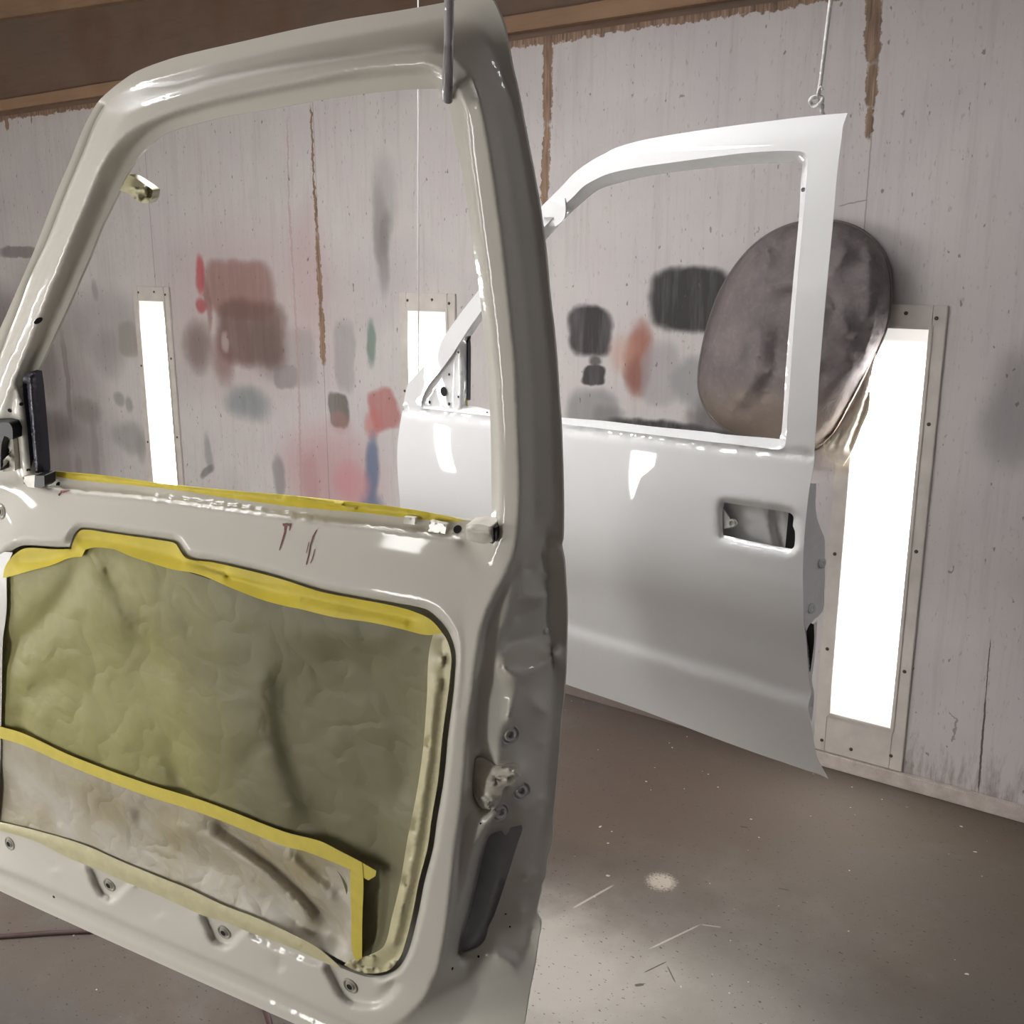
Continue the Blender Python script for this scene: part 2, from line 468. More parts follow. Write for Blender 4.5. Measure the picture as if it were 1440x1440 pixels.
# ------------------------------------------------------------------ wall with overspray, bare strips and the cover's painted shadow
def wall_material():
    n = N('painted_plywood_wall')
    P = n.coord('Object')
    base = n.noise(P, 1.6, 4, 0.55)
    grain = n.noise(P, 14.0, 5, 0.65, 0.0, (3.0, 1.0, 0.16))
    fine = n.noise(P, 90.0, 3, 0.6, 0.0, (1.0, 1.0, 0.35))
    c = n.ramp(base.outputs[0], [(0.3, srgb(180, 174, 173)), (0.5, srgb(192, 186, 183)), (0.7, srgb(186, 179, 180))])
    c = n.mix(n.mrange(grain.outputs[0], 0.50, 0.74, 0, 0.30), c, srgb(150, 140, 134))
    c = n.mix(n.mrange(fine.outputs[0], 0.62, 0.74, 0, 0.45), c, srgb(128, 116, 108))
    wob = n.noise(P, 5.0, 3, 0.6)
    wob2 = n.noise(P, 38.0, 4, 0.65)
    off = n.vmath('SUBTRACT', wob.outputs['Color'], (0.5, 0.5, 0.5)).outputs[0]
    off2 = n.vmath('SUBTRACT', wob2.outputs['Color'], (0.5, 0.5, 0.5)).outputs[0]
    Ps = n.vmath('ADD', P, n.vmath('MULTIPLY', off, (0.07, 0, 0.07)).outputs[0]).outputs[0]
    Ps = n.vmath('ADD', Ps, n.vmath('MULTIPLY', off2, (0.004, 0, 0.010)).outputs[0]).outputs[0]
    Pt = n.vmath('ADD', P, n.vmath('MULTIPLY', off2, (0.035, 0, 0.05)).outputs[0]).outputs[0]
    streak = n.mrange(n.noise(P, 26.0, 4, .6, 0, (1.0, 1.0, 0.10)).outputs[0], .32, .56, .88, 1.0)
    def blob(c, x0, y0, x1, y1, col, k=0.8, soft=0.6, rect=False, rot=0.0, pos=Ps):
        a = at_wall(x0, y0); b = at_wall(x1, y1)
        cx, cz = (a.x + b.x) / 2, (a.z + b.z) / 2; hx, hz = abs(b.x - a.x) / 2, abs(a.z - b.z) / 2
        q = n.vmath('SUBTRACT', pos, (cx, 0, cz)).outputs[0]
        if rot:
            r = n.new('ShaderNodeVectorRotate', rotation_type='Y_AXIS'); n.link(q, r.inputs['Vector']); r.inputs['Angle'].default_value = rot; q = r.outputs[0]
        q = n.vmath('MULTIPLY', q, (1 / hx, 0, 1 / hz)).outputs[0]
        if rect: q = n.vmath('MULTIPLY', q, q).outputs[0]
        d = n.vmath('DOT_PRODUCT', q, q).outputs['Value']
        f = n.mrange(d, 1 + soft * 1.5, max(0.0, 1 - soft * 1.2), 0, k, True)
        f = n.math('MULTIPLY', f, streak)
        return n.mix(f, c, col)
    S = srgb
    # wide grey haze first, stronger patches after
    for a in [
        (0, 420, 150, 720, S(112, 102, 100), .65, 1.0), (50, 470, 84, 560, S(100, 91, 88), .6, .8), (40, 575, 112, 632, S(84, 76, 72), .75, .9), (84, 462, 104, 600, S(106, 98, 95), .6, .7, True), (96, 556, 140, 596, S(112, 104, 101), .65, .8), (124, 580, 142, 680, S(126, 118, 115), .6, .7), (50, 620, 104, 690, S(118, 109, 106), .6, .8, True), (104, 640, 118, 672, S(110, 103, 101), .6, .6), (56, 436, 96, 486, S(150, 142, 138), .5, .6),
        (100, 410, 200, 500, S(134, 128, 126), .5, .9), (130, 470, 175, 530, S(128, 124, 120), .5, .9),
        (0, 346, 56, 362, S(112, 103, 102), .8, .6, True), (-60, 400, 30, 520, S(105, 95, 95), .8, .9),
        (158, 590, 205, 640, S(140, 138, 134), .75, .6), (160, 550, 176, 572, S(134, 130, 128), .75, .6), (176, 558, 188, 580, S(134, 130, 128), .75, .6),
        (100, 590, 150, 700, S(136, 130, 127), .5, .9), (190, 610, 206, 650, S(138, 134, 130), .6, .8),
        (230, 330, 470, 560, S(170, 150, 147), .5, 1.0),
        (410, 300, 460, 460, S(176, 150, 150), .5, 1.0), (400, 600, 530, 740, S(176, 140, 142), .75, .9), (425, 640, 450, 720, S(165, 120, 120), .5, .9),
        (286, 366, 386, 450, S(136, 102, 92), .85, .5, True), (304, 420, 404, 520, S(108, 82, 76), .9, .55, True), (258, 455, 300, 520, S(112, 92, 86), .8, .8),
        (300, 470, 330, 540, S(122, 88, 84), .7, .8), (350, 450, 400, 530, S(100, 84, 80), .6, .8),
        (274, 362, 290, 415, S(168, 70, 74), .9, .5), (275, 420, 290, 442, S(160, 66, 70), .85, .5), (286, 400, 298, 462, S(130, 84, 78), .7, .7),
        (312, 470, 324, 496, S(176, 160, 154), .7, .8),
        (320, 545, 378, 592, S(104, 116, 116), .75, 1.0), (385, 510, 420, 548, S(118, 113, 111), .65, .5, True), (400, 460, 445, 545, S(150, 142, 140), .6, .8, True),
        (462, 552, 492, 604, S(106, 101, 94), .95, .35, True), (462, 580, 492, 612, S(170, 120, 112), .35, .6),
        (470, 450, 500, 550, S(148, 144, 142), .7, .6, True), (514, 450, 530, 512, S(104, 124, 112), .9, .5),
        (518, 545, 560, 605, S(162, 92, 88), .8, .5, True, .35), (512, 575, 535, 615, S(176, 104, 98), .7, .7),
        (512, 610, 534, 704, S(96, 108, 132), .9, .6, False, -.12), (505, 690, 540, 745, S(92, 106, 130), .8, .7),
        (470, 650, 516, 706, S(186, 128, 132), .7, .8),
        (526, 270, 548, 400, S(122, 116, 114), .8, .9, False, .03), (524, 225, 556, 330, S(150, 146, 142), .6, .9), (536, 300, 552, 360, S(110, 105, 102), .5, .9),
        (382, 640, 402, 700, S(132, 128, 126), .8, .5), (286, 608, 300, 665, S(142, 138, 136), .8, .6), (280, 655, 302, 672, S(112, 108, 106), .8, .5, False, .6),
        (165, 455, 194, 500, S(142, 136, 128), .8, .7, True), (128, 395, 138, 420, S(140, 132, 130), .7, .7),
        (798, 432, 859, 502, S(52, 48, 48), 1, .42, True), (826, 500, 846, 514, S(62, 57, 57), .9, .6), (817, 511, 852, 543, S(58, 54, 54), 1, .4, True),
        (800, 545, 870, 640, S(136, 134, 132), .9, .6, True), (836, 570, 880, 640, S(122, 119, 118), .8, .7, True),
        (880, 452, 914, 556, S(150, 92, 74), .95, .5), (860, 470, 890, 520, S(178, 140, 122), .6, .9), (882, 500, 912, 552, S(124, 84, 76), .6, .7),
        (914, 376, 1024, 470, S(47, 45, 43), 1, .42, True), (905, 480, 950, 570, S(150, 145, 145), .7, .7, True), (946, 505, 1000, 570, S(138, 138, 138), .85, .5),
        (860, 585, 1040, 650, S(50, 47, 46), 1, .55, True), (970, 560, 1020, 620, S(70, 66, 66), .8, .8),
        (1400, 500, 1470, 640, S(128, 122, 124), .7, 1.0), (1384, 560, 1460, 660, S(150, 146, 146), .6, .9), (1190, 340, 1280, 480, S(132, 126, 124), .45, .8),
        (1060, 360, 1250, 620, S(112, 106, 104), .5, .8),  # shadow of the hanging cover painted in, with the patch just before
    ]:
        c = blob(c, *a)
    # seams, cracks and bare wood
    wood = n.ramp(n.noise(P, 30.0, 4, 0.6, 0, (4, 1, 0.25)).outputs[0], [(0.3, S(96, 76, 62)), (0.55, S(136, 110, 90)), (0.75, S(166, 144, 122))])
    dark = S(70, 56, 48)
    def strip(c, pts, widths, col, k=1.0, pos=Pt):
        for (p, q, wd) in zip(pts[:-1], pts[1:], widths):
            a = at_wall(*p); b = at_wall(*q)
            cx, cz = (a.x + b.x) / 2, (a.z + b.z) / 2; L = math.hypot(b.x - a.x, b.z - a.z) / 2; ang = math.atan2(b.x - a.x, a.z - b.z)
            u = n.vmath('SUBTRACT', pos, (cx, 0, cz)).outputs[0]
            if abs(ang) > 0.01:
                r = n.new('ShaderNodeVectorRotate', rotation_type='Y_AXIS'); n.link(u, r.inputs['Vector']); r.inputs['Angle'].default_value = ang; u = r.outputs[0]
            u = n.vmath('MULTIPLY', u, (1 / (wd / 2), 0, 1 / L)).outputs[0]
            u = n.vmath('MULTIPLY', u, u).outputs[0]; u = n.vmath('MULTIPLY', u, u).outputs[0]
            d = n.vmath('DOT_PRODUCT', u, (1, 0, 1)).outputs['Value']
            c = n.mix(n.mrange(d, 1.4, 0.7, 0, k), c, col)
        return c
    Pn = n.vmath('ADD', P, n.vmath('MULTIPLY', off2, (0.006, 0, 0.01)).outputs[0]).outputs[0]
    for x, y0, y1 in ((669, 20, 1000), (1216, 190, 1140), (440, 60, 720), (1385, 950, 1112)):
        pass
    for wx in (-3.335, -2.16, -0.998, -4.5, 0.18):
        q = n.vmath('SUBTRACT', Pn, (wx, 0, 1.2)).outputs[0]; q = n.vmath('MULTIPLY', q, (1 / 0.0022, 0, 0)).outputs[0]
        d = n.vmath('LENGTH', q).outputs['Value']; c = n.mix(n.mrange(d, 1.3, 0.6, 0, 0.55), c, S(110, 98, 90))
    c = strip(c, [(771, 40), (769, 175), (765, 300)], [0.040, 0.034], wood)
    c = strip(c, [(1229, -40), (1227, 90), (1224, 150), (1221, 196)], [0.046, 0.034, 0.022], wood)
    c = strip(c, [(437, 150), (441, 250), (446, 330), (451, 430), (455, 512)], [0.012, 0.016, 0.030, 0.034], wood)
    c = strip(c, [(404, 170), (406, 280), (412, 380), (420, 520), (424, 720)], [0.010, 0.014, 0.014, 0.016], S(168, 140, 134), .6)
    c = strip(c, [(5, 150), (11, 182)], [0.035], wood); c = strip(c, [(42, 148), (45, 172)], [0.012], wood)
    c = strip(c, [(1393, 900), (1386, 980), (1376, 1112)], [0.003, 0.006], dark, .9, Pn)
    c = strip(c, [(1334, 1000), (1346, 1012), (1340, 1044)], [0.006, 0.008], S(110, 94, 84), .6)
    c = strip(c, [(1180, 290), (1219, 281)], [0.004], S(110, 98, 92), .6, Pn)
    # bare, flaking upper edge
    sep = n.new('ShaderNodeSeparateXYZ'); n.link(Pt, sep.inputs[0])
    up = n.math('ADD', sep.outputs[2], n.math('MULTIPLY', n.noise(P, 3.0, 3).outputs[0], 0.03))
    c = n.mix(n.mrange(up, 2.437, 2.441), c, wood)
    # dirt along the foot
    dirt = n.noise(P, 22.0, 5, 0.7, 0, (2, 1, 0.4))
    low = n.mrange(sep.outputs[2], 0.55, 0.02, 0, 1)
    c = n.mix(n.mrange(n.math('MULTIPLY', dirt.outputs[0], low), 0.36, 0.56, 0, .55), c, S(104, 92, 84))
    spk = n.noise(P, 55.0, 2, 0.5, 0, (1, 1, 0.5))
    c = n.mix(n.mrange(spk.outputs[0], 0.715, 0.745, 0, .65), c, S(92, 78, 70))
    n.set(Base_Color=c, Roughness=0.55, Specular_IOR_Level=0.35)
    n.bump(grain.outputs[0], 0.25, 0.004)
    return n.m


def floor_material():
    n = N('stained_concrete')
    P = n.coord('Object')
    a = n.noise(P, 1.3, 5, 0.6, 0.4); b = n.noise(P, 5.0, 5, 0.65); g = n.noise(P, 120.0, 3, 0.7)
    c = n.ramp(a.outputs[0], [(0.3, srgb(88, 82, 79)), (0.48, srgb(97, 91, 86)), (0.6, srgb(102, 92, 83)), (0.75, srgb(112, 108, 104))])
    c = n.mix(n.mrange(b.outputs[0], 0.5, 0.75, 0, .5), c, srgb(90, 79, 70))
    c = n.mix(n.mrange(b.outputs[0], 0.45, 0.25, 0, .4), c, srgb(128, 123, 118))
    c = n.mix(n.mrange(g.outputs[0], 0.35, 0.75, 0, .25), c, srgb(96, 88, 84))
    def pool(c, px, py, r, col, k, soft=.8, sy=1.0):
        p = at_floor(px, py)
        q = n.vmath('SUBTRACT', n.vmath('ADD', P, n.vmath('MULTIPLY', n.vmath('SUBTRACT', b.outputs['Color'], (.5, .5, .5)).outputs[0], (.35, .35, 0)).outputs[0]).outputs[0], (p.x, p.y, 0)).outputs[0]
        q = n.vmath('MULTIPLY', q, (1 / r, 1 / r / sy, 0)).outputs[0]
        return n.mix(n.mrange(n.vmath('LENGTH', q).outputs['Value'], 1 + soft, 1 - soft, 0, k, True), c, col)
    c = pool(c, 930, 1380, .42, srgb(168, 163, 156), .75)
    c = pool(c, 790, 1360, .22, srgb(186, 180, 170), .7, .6)
    c = pool(c, 880, 1120, .5, srgb(98, 78, 66), .5)
    c = pool(c, 1250, 1200, .75, srgb(92, 82, 70), .6)
    c = pool(c, 900, 1080, .5, srgb(84, 72, 64), .5)
    # the ground chalk spot and a couple of scuffs
    p = at_floor(930, 1240); q = n.vmath('SUBTRACT', P, (p.x, p.y, 0)).outputs[0]
    d = n.math('DIVIDE', n.vmath('LENGTH', q).outputs['Value'], 0.045)
    nz = n.noise(P, 170.0, 3, .7)
    c = n.mix(n.mrange(n.math('ADD', d, n.math('MULTIPLY', nz.outputs[0], 1.4)), 1.75, 1.25, 0, .8), c, srgb(204, 194, 178))
    spk = n.noise(P, 75.0, 2, .5, 0, (1, 1.6, 1)); c = n.mix(n.mrange(spk.outputs[0], .675, .70, 0, .7), c, srgb(58, 50, 46))
    chip = n.noise(n.vmath('ADD', P, (7, 3, 1)).outputs[0], 48.0, 1, .5); c = n.mix(n.mrange(chip.outputs[0], .775, .79, 0, .8), c, srgb(206, 196, 184))
    def scuff(c, x0, y0, x1, y1, wd, col, k):
        a_, b_ = at_floor(x0, y0), at_floor(x1, y1); m = (a_ + b_) / 2; dv = b_ - a_; L = dv.length / 2; ang = math.atan2(dv.y, dv.x)
        u = n.vmath('SUBTRACT', P, tuple(m)).outputs[0]
        r = n.new('ShaderNodeVectorRotate', rotation_type='Z_AXIS'); n.link(u, r.inputs['Vector']); r.inputs['Angle'].default_value = -ang
        u = n.vmath('MULTIPLY', r.outputs[0], (1 / L, 2 / wd, 0)).outputs[0]; u = n.vmath('MULTIPLY', u, u).outputs[0]
        dd = n.math('ADD', n.vmath('DOT_PRODUCT', u, u).outputs['Value'], n.math('MULTIPLY', nz.outputs[0], .9))
        return n.mix(n.mrange(dd, 1.5, .8, 0, k), c, col)
    c = scuff(c, 912, 1335, 985, 1300, .006, srgb(196, 188, 176), .8); c = scuff(c, 985, 1300, 1015, 1304, .005, srgb(190, 180, 168), .7)
    c = scuff(c, 804, 1278, 864, 1244, .008, srgb(190, 180, 168), .8); c = scuff(c, 1094, 1249, 1110, 1252, .006, srgb(70, 60, 54), .8)
    c = scuff(c, 905, 1368, 938, 1352, .004, srgb(62, 54, 50), .8); c = scuff(c, 1040, 1162, 1052, 1164, .008, srgb(62, 54, 50), .8)
    c = scuff(c, 938, 1358, 950, 1382, .004, srgb(62, 54, 50), .7); c = scuff(c, 892, 1386, 906, 1384, .010, srgb(70, 62, 58), .8)
    n.set(Base_Color=c, Roughness=n.mrange(a.outputs[0], .3, .7, .62, .8), Specular_IOR_Level=0.2)
    n.bump(g.outputs[0], .15, .002)
    return n.m


def ply_material(name, c0, c1, c2, rough=.7):
    n = N(name); P = n.coord('Object')
    a = n.noise(P, 2.2, 4, .6); g = n.noise(P, 16.0, 5, .65, 0, (0.2, 1, 2.6))
    c = n.ramp(a.outputs[0], [(.3, c0), (.5, c1), (.7, c2)])
    c = n.mix(n.mrange(g.outputs[0], .5, .8, 0, .35), c, tuple(x * .6 for x in c0[:3]) + (1,))
    n.set(Base_Color=c, Roughness=rough, Specular_IOR_Level=.25); n.bump(g.outputs[0], .2, .003)
    return n.m


M_WALL = wall_material(); M_FLOOR = floor_material()
M_PLY = ply_material('aged_plywood', srgb(108, 93, 82), srgb(114, 94, 80), srgb(108, 82, 68))
M_LUMBER = ply_material('old_lumber', srgb(134, 108, 88), srgb(146, 118, 94), srgb(154, 126, 100))
M_LIME = simple('white_side_wall', srgb(186, 180, 174), .6, var=.08, scale=2)
def base_mat():
    n = N('grimy_white_board'); v = n.coord(); a = n.noise(v, 24.0, 4, .6); sep = n.new('ShaderNodeSeparateXYZ'); n.link(v, sep.inputs[0])
    c = n.ramp(a.outputs[0], [(.3, srgb(170, 160, 152)), (.7, srgb(198, 188, 181))])
    k = n.mrange(n.math('ADD', sep.outputs[0], n.math('MULTIPLY', n.noise(v, 3.0, 3).outputs[0], .5)), -.75, -.95, 0, .9)
    n.set(Base_Color=n.mix(k, c, srgb(104, 92, 84)), Roughness=.65, Specular_IOR_Level=.2); n.bump(a.outputs[0], .3, .003)     # thick brown dust towards the left
    return n.m


M_BASE = base_mat()

# ------------------------------------------------------------------ the room
X0, X1, Y0, ZC = -7.2, 2.4, -1.45, 3.05
WT = 2.447                                   # top of the painted plywood


def block(name, mat, x0, x1, y0, y1, z0, z1, bev=0.0):
    bm = bmesh.new(); box(bm, x0, x1, y0, y1, z0, z1, bev)
    return struct(link_bm(name, bm, mat))


block('floor', M_FLOOR, X0, X1, Y0, WALL_Y, -.12, 0)
block('wall_back', M_WALL, X0, X1, WALL_Y, WALL_Y + .12, 0, WT)
block('trim_1', M_PLY, X0, X1, WALL_Y + .012, WALL_Y + .12, WT, ZC)                 # raw plywood above the painted sheets
zb = at_wall(800, 31).z
block('trim_2', M_LUMBER, X0, X1, WALL_Y - .028, WALL_Y + .012, 2.470, 2.525, .003)   # batten over the joint
block('ceiling', M_PLY, X0, X1, Y0, WALL_Y + .12, ZC, ZC + .1)
block('wall_front', M_LIME, X0, X1, Y0 - .1, Y0, -.12, ZC)
block('wall_left', M_LIME, X0 - .1, X0, Y0 - .1, WALL_Y + .12, -.12, ZC)
block('wall_right', simple('cool_grey_side_wall', srgb(158, 162, 172), .6, var=.08, scale=2), X1, X1 + .1, Y0 - .1, WALL_Y + .12, -.12, ZC)
block('baseboard_back', M_BASE, X0, X1, WALL_Y - .022, WALL_Y, 0, .050, .003)
# sagging board high on the left
a, b = at_wall(-260, 66), at_wall(330, -18)
bm = bmesh.new(); box(bm, a.x, b.x, WALL_Y - .035, WALL_Y + .012, 0, .30, .003)
for v in bm.verts:
    k = (v.co.x - a.x) / (b.x - a.x); v.co.z += a.z + k * (b.z - a.z)
struct(link_bm('trim_3', bm, M_LUMBER))


# ------------------------------------------------------------------ wall lights
def light_mat(power, name):
    n = N(name); P = n.coord('Object'); sep = n.new('ShaderNodeSeparateXYZ'); n.link(P, sep.inputs[0])
    ends = n.math('MINIMUM', n.mrange(sep.outputs[2], .14, .32, 0, 1, True), n.mrange(sep.outputs[2], 1.40, 1.30, 0, 1, True))
    side = n.mrange(n.math('ABSOLUTE', sep.outputs[0]), .104, .075, 0, 1, True)
    k = n.math('MULTIPLY', ends, n.math('ADD', n.math('MULTIPLY', side, .88), .12))
    st = n.noise(P, 9.0, 2, .5)
    k = n.math('MULTIPLY', k, n.mrange(st.outputs[0], .74, .66, .12, 1, True))
    k = n.math('ADD', n.math('MULTIPLY', k, power), .25)
    n.set(Base_Color=srgb(222, 214, 200), Roughness=.4, Emission_Color=(1.0, .985, .965, 1), Emission_Strength=k)
    return n.m


M_LIT = light_mat(PANEL_EMIT, 'lit_frosted_panel'); M_LIT2 = light_mat(FRONT_EMIT, 'bright_frosted_panel'); M_LIT3 = light_mat(FILL_EMIT, 'fill_frosted_panel')
M_LFRAME = simple('overpainted_light_frame', srgb(192, 185, 177), .5, var=.1, scale=14, bump=.2)
M_SCREW = simple('rusty_screw', srgb(74, 64, 58), .5, .3)


def wall_light(xc, label, yw=WALL_Y, face=-1, wid=.295, lit=None):
    t = thing('wall_light', (xc, yw, .05), label, 'light', 'recessed light panels along the booth walls')
    h = wid / 2
    bm = bmesh.new()                                     # plate with a window, built as four rails
    y0, y1 = sorted((yw, yw + face * .010))
    box(bm, -h, -.108, y0, y1, .052, 1.552, .002); box(bm, .108, h, y0, y1, .052, 1.552, .002)
    box(bm, -.108, .108, y0, y1, 1.487, 1.552, .002); box(bm, -.108, .108, y0, y1, .052, .190, .002)
    for v in bm.verts: v.co.x += xc
    link_bm('frame', bm, M_LFRAME, t)
    bm = bmesh.new()
    z0, z1 = sorted((yw, yw + face * .006))
    box(bm, -.109, .109, z0, z1, .188, 1.489)
    me = bpy.data.meshes.new('diffuser'); bm.to_mesh(me); bm.free(); me.materials.append(lit or M_LIT)
    me.transform(Matrix.Translation((0, -yw, -.05)))
    o = bpy.data.objects.new('diffuser', me); COL.objects.link(o); o.parent = t
    bm = bmesh.new()                                     # inner bead around the pane
    for (a_, b_, c_, d_) in ((-.112, -.1, .184, 1.493), (.1, .112, .184, 1.493), (-.1, .1, 1.481, 1.493), (-.1, .1, .184, .196)):
        q0, q1 = sorted((yw + face * .010, yw + face * .014)); box(bm, a_ + xc, b_ + xc, q0, q1, c_, d_, .0015)
    link_bm('pane_bead', bm, M_LFRAME, t)
    for (sx, z) in ((-.1, 1.522), (0.03, 1.527), (.118, 1.515), (-.126, 1.15), (.126, 1.2), (-.126, .75), (.126, .8), (-.126, .42), (.126, .4), (-.12, .09), (-.02, .085), (.11, .1)):
        put_lathe('screw', [(.006, 0), (.006, .0015), (.004, .0028), (.0012, .003), (.001, .002)], Vector((xc + sx, yw + face * .010, z)), (0, face, 0), M_SCREW, t, 10)
    return t


wall_light(-.880, 'largest bright light panel on the back wall, beside the hanging grey cover')
wall_light(-2.726, 'tall bright light panel on the back wall partly hidden by the far white door')
wall_light(-4.533, 'tall narrow bright light panel on the back wall seen through the near door window')
for xc, lm in ((-5.73, M_LIT2), (-3.72, M_LIT2), (-1.72, M_LIT3)):  # last panel is added to balance the light on the doors
    wall_light(xc, 'unseen tall light panel on the wall opposite the painted doors', Y0, +1, lit=lm)


# ceiling strip fixtures out of view (the crosswise one streaks the door tops)
def strip_mat():
    n = N('lit_strip_diffuser'); nz = n.noise(n.coord(), 3.0, 1)
    n.set(Base_Color=(.9, .9, .9, 1), Emission_Color=(.985, .985, 1.0, 1), Emission_Strength=n.mrange(nz.outputs[0], 0, 1, TUBE_EMIT * .95, TUBE_EMIT * 1.05))
    return n.m


M_STRIP = strip_mat(); M_HOUS = simple('white_fixture_sheet', srgb(214, 212, 208), .4)


def ceiling_light(x, y, ln, label, rz=0.0):
    """hung strip with a sheet-metal hood above the diffuser"""
    t = thing('ceiling_light', (x, y, ZC), label, 'light', 'strip lights hung from the booth ceiling')
    rot = Matrix.Rotation(rz, 4, 'Z')
    def tilt(o):
        o.data.transform(Matrix.Translation((x - t.location.x, 0, -.22)) @ rot)
    bm = bmesh.new(); box(bm, -ln / 2, ln / 2, -.15, .15, .02, .06, .004); box(bm, -ln / 2, ln / 2, -.16, -.15, -.03, .06); box(bm, -ln / 2, ln / 2, .15, .16, -.03, .06)
    me = bpy.data.meshes.new('hood'); bm.to_mesh(me); bm.free(); me.materials.append(M_HOUS); o = bpy.data.objects.new('hood', me); COL.objects.link(o); o.parent = t; tilt(o)
    bm = bmesh.new(); box(bm, -ln / 2 + .02, ln / 2 - .02, -.13, .13, 0, .018)
    me = bpy.data.meshes.new('diffuser'); bm.to_mesh(me); bm.free(); me.materials.append(M_STRIP); o = bpy.data.objects.new('diffuser', me); COL.objects.link(o); o.parent = t; tilt(o)
    for s_ in (-ln / 2 + .2, ln / 2 - .2):
        cx, cy = x + s_ * math.cos(rz), y + s_ * math.sin(rz); V, F = tube_mesh([(cx, cy, ZC - .19), (cx, cy, ZC - .001)], .008, 8); link_mesh('hanger', V, F, M_HOUS, t)
    return t


ceiling_light(-2.36, .36, 1.25, 'strip light hung crosswise from the ceiling left of the doors', math.pi / 2)
ceiling_light(-2.2, 1.45, 2.4, 'long strip light hung from the ceiling between the two doors')
ceiling_light(1.4, 2.2, .7, 'short fill strip added out of view above the right end of the booth')  # unseen strip, added as fill for the jambs and right wall

# ------------------------------------------------------------------ door profiles
P_KN = [(.60, -.034), (.58, -.028), (.545, -.0165), (.50, -.0105), (.42, -.0055), (.29, .000), (.16, .003), (.06, .002), (0, 0), (-.03, .0042), (-.055, .0071), (-.08, .0096), (-.105, .0115), (-.13, .0127),
        (-.17, .0134), (-.20, .0128), (-.24, .0098), (-.28, .0035), (-.32, -.006), (-.375, -.027), (-.437, -.046), (-.467, -.056), (-.476, -.056), (-.491, -.052), (-.515, -.058), (-.555, -.073), (-.60, -.092), (-.64, -.110), (-.70, -.140), (-.8, -.19)]
FAR = Door((-.60077, 1.77034, 1.33604), (-.99357, .1132, 0), (0, 0, 1), (-.1132, -.99357, 0), curve_fn(P_KN, .006), None)
FAR.Q = lambda v: FAR.P(v) - .05 - .05 * np.clip((.02 - v) / .1, 0, 1)
NEAR = Door((-.62723, .97308, 1.35021), (-.98757, -.15713, .00426), (.03114, -.16906, .98511), (-.15407, .973, .17185),
            curve_fn([(.60, -.034), (.545, -.0165), (.42, -.0055), (.29, .0), (.16, .003), (0, 0), (-.09, .008), (-.19, .010), (-.32, -.012), (-.445, -.030), (-.54, -.042), (-.60, -.078), (-.64, -.125), (-.68, -.155), (-.78, -.21)], .012),
            curve_fn([(.6, -.088), (.42, -.064), (.24, -.054), (.08, -.056), (.02, -.062), (0, -.068), (-.05, -.0915), (-.1, -.111), (-.16, -.122), (-.3, -.142), (-.5, -.166), (-.62, -.178), (-.7, -.190), (-.9, -.22)], .02))

# ------------------------------------------------------------------ near door, seen from inside
nd = thing('truck_door', (-1.15, .95, .66), 'warm white stripped truck door hanging nearest, inner side masked with olive paper and yellow tape', 'door')
DT = lambda t, d, pts: rows(pts, (t, d))
OUT = [(0, 462), (-34, 523), (-56, 570), (-64, 640), (-66, 900), (-64, 1100), (-56, 1200), (-44, 1230), (0, 1253), (140, 1317), (280, 1380), (417, 1441), (560, 1505), (660, 1549), (700, 1558),
       (716, 1530), (728, 1480), (737, 1439), (743, 1402), (751, 1361), (756, 1326), (759.7, 1305), (759.5, 1296), (754, 1284), (757, 1268), (760.4, 1253), (761, 1245), (766.5, 1233), (769.6, 1209), (775.7, 1186),
       (778, 1143), (781, 1113), (785.6, 1058), (789.5, 1006), (793.5, 970), (795.5, 930), (796.7, 880), (796.5, 850), (795, 820), (792.5, 787), (789, 768), (791, 758), (791.5, 700), (790, 643), (788, 593), (785.6, 562),
       (782.5, 512), (778.8, 469), (773, 420), (768, 365), (764, 330), (759, 295), (749, 238), (742, 203), (734, 160), (726.5, 122), (720, 95), (713, 56), (708, 35), (700.6, 15), (691, -2), (680, -9), (664, -5), (627, 3), (560, 15),
       (480, 28), (407, 43), (333, 60), (280, 72), (240, 82.5), (193, 100), (167, 117), (150, 131), (138, 143), (128, 159), (115, 185), (100, 223), (83, 262), (67, 303), (53, 340), (33, 387), (15.5, 427)]
WIN = [(62, 664), (80, 666), (140, 671), (233, 682), (333, 692), (400, 698), (480, 706), (563, 716), (653, 731), (690, 736), (691, 727), (691, 677), (690, 610), (688, 560), (685.6, 519), (681, 481), (677, 437), (673, 400), (667, 360), (658, 295),
       (649, 238), (641, 200), (635, 168), (629.5, 142), (625, 140), (617, 139), (617, 125), (604, 125), (560, 127), (500, 133.5), (450, 141), (400, 150), (373, 155), (323, 163), (280, 173), (240, 185), (217, 198), (197, 218), (180, 242), (168, 268), (157, 290),
       (143, 318), (127, 359), (111, 395.5), (97, 428), (82, 460), (65, 497), (50, 533), (55, 563), (59, 610)]
OPEN = [(15, 776), (33, 767), (75, 769), (98, 769), (105, 750), (115, 742), (150, 746), (192, 752), (240, 759), (248, 762), (263, 782), (300, 788), (367, 803), (400, 813), (450, 828), (500, 838), (550, 847), (580, 852), (602, 858), (618, 872), (630, 887),
        (637.5, 905), (641, 923), (640, 947), (637, 980), (630, 1036), (624, 1097), (615, 1151), (609, 1193), (597, 1240), (589, 1281), (580, 1319), (572, 1343), (560, 1362), (547, 1371), (533, 1375), (517, 1374), (503, 1370), (482, 1362), (460, 1351),
        (403, 1326), (353, 1308), (320, 1294), (287, 1284), (253, 1269), (220, 1254), (183, 1239), (130, 1216), (93, 1201), (50, 1179), (0, 1164), (-14, 1148), (-18, 1000), (-14, 850), (-4, 802)]
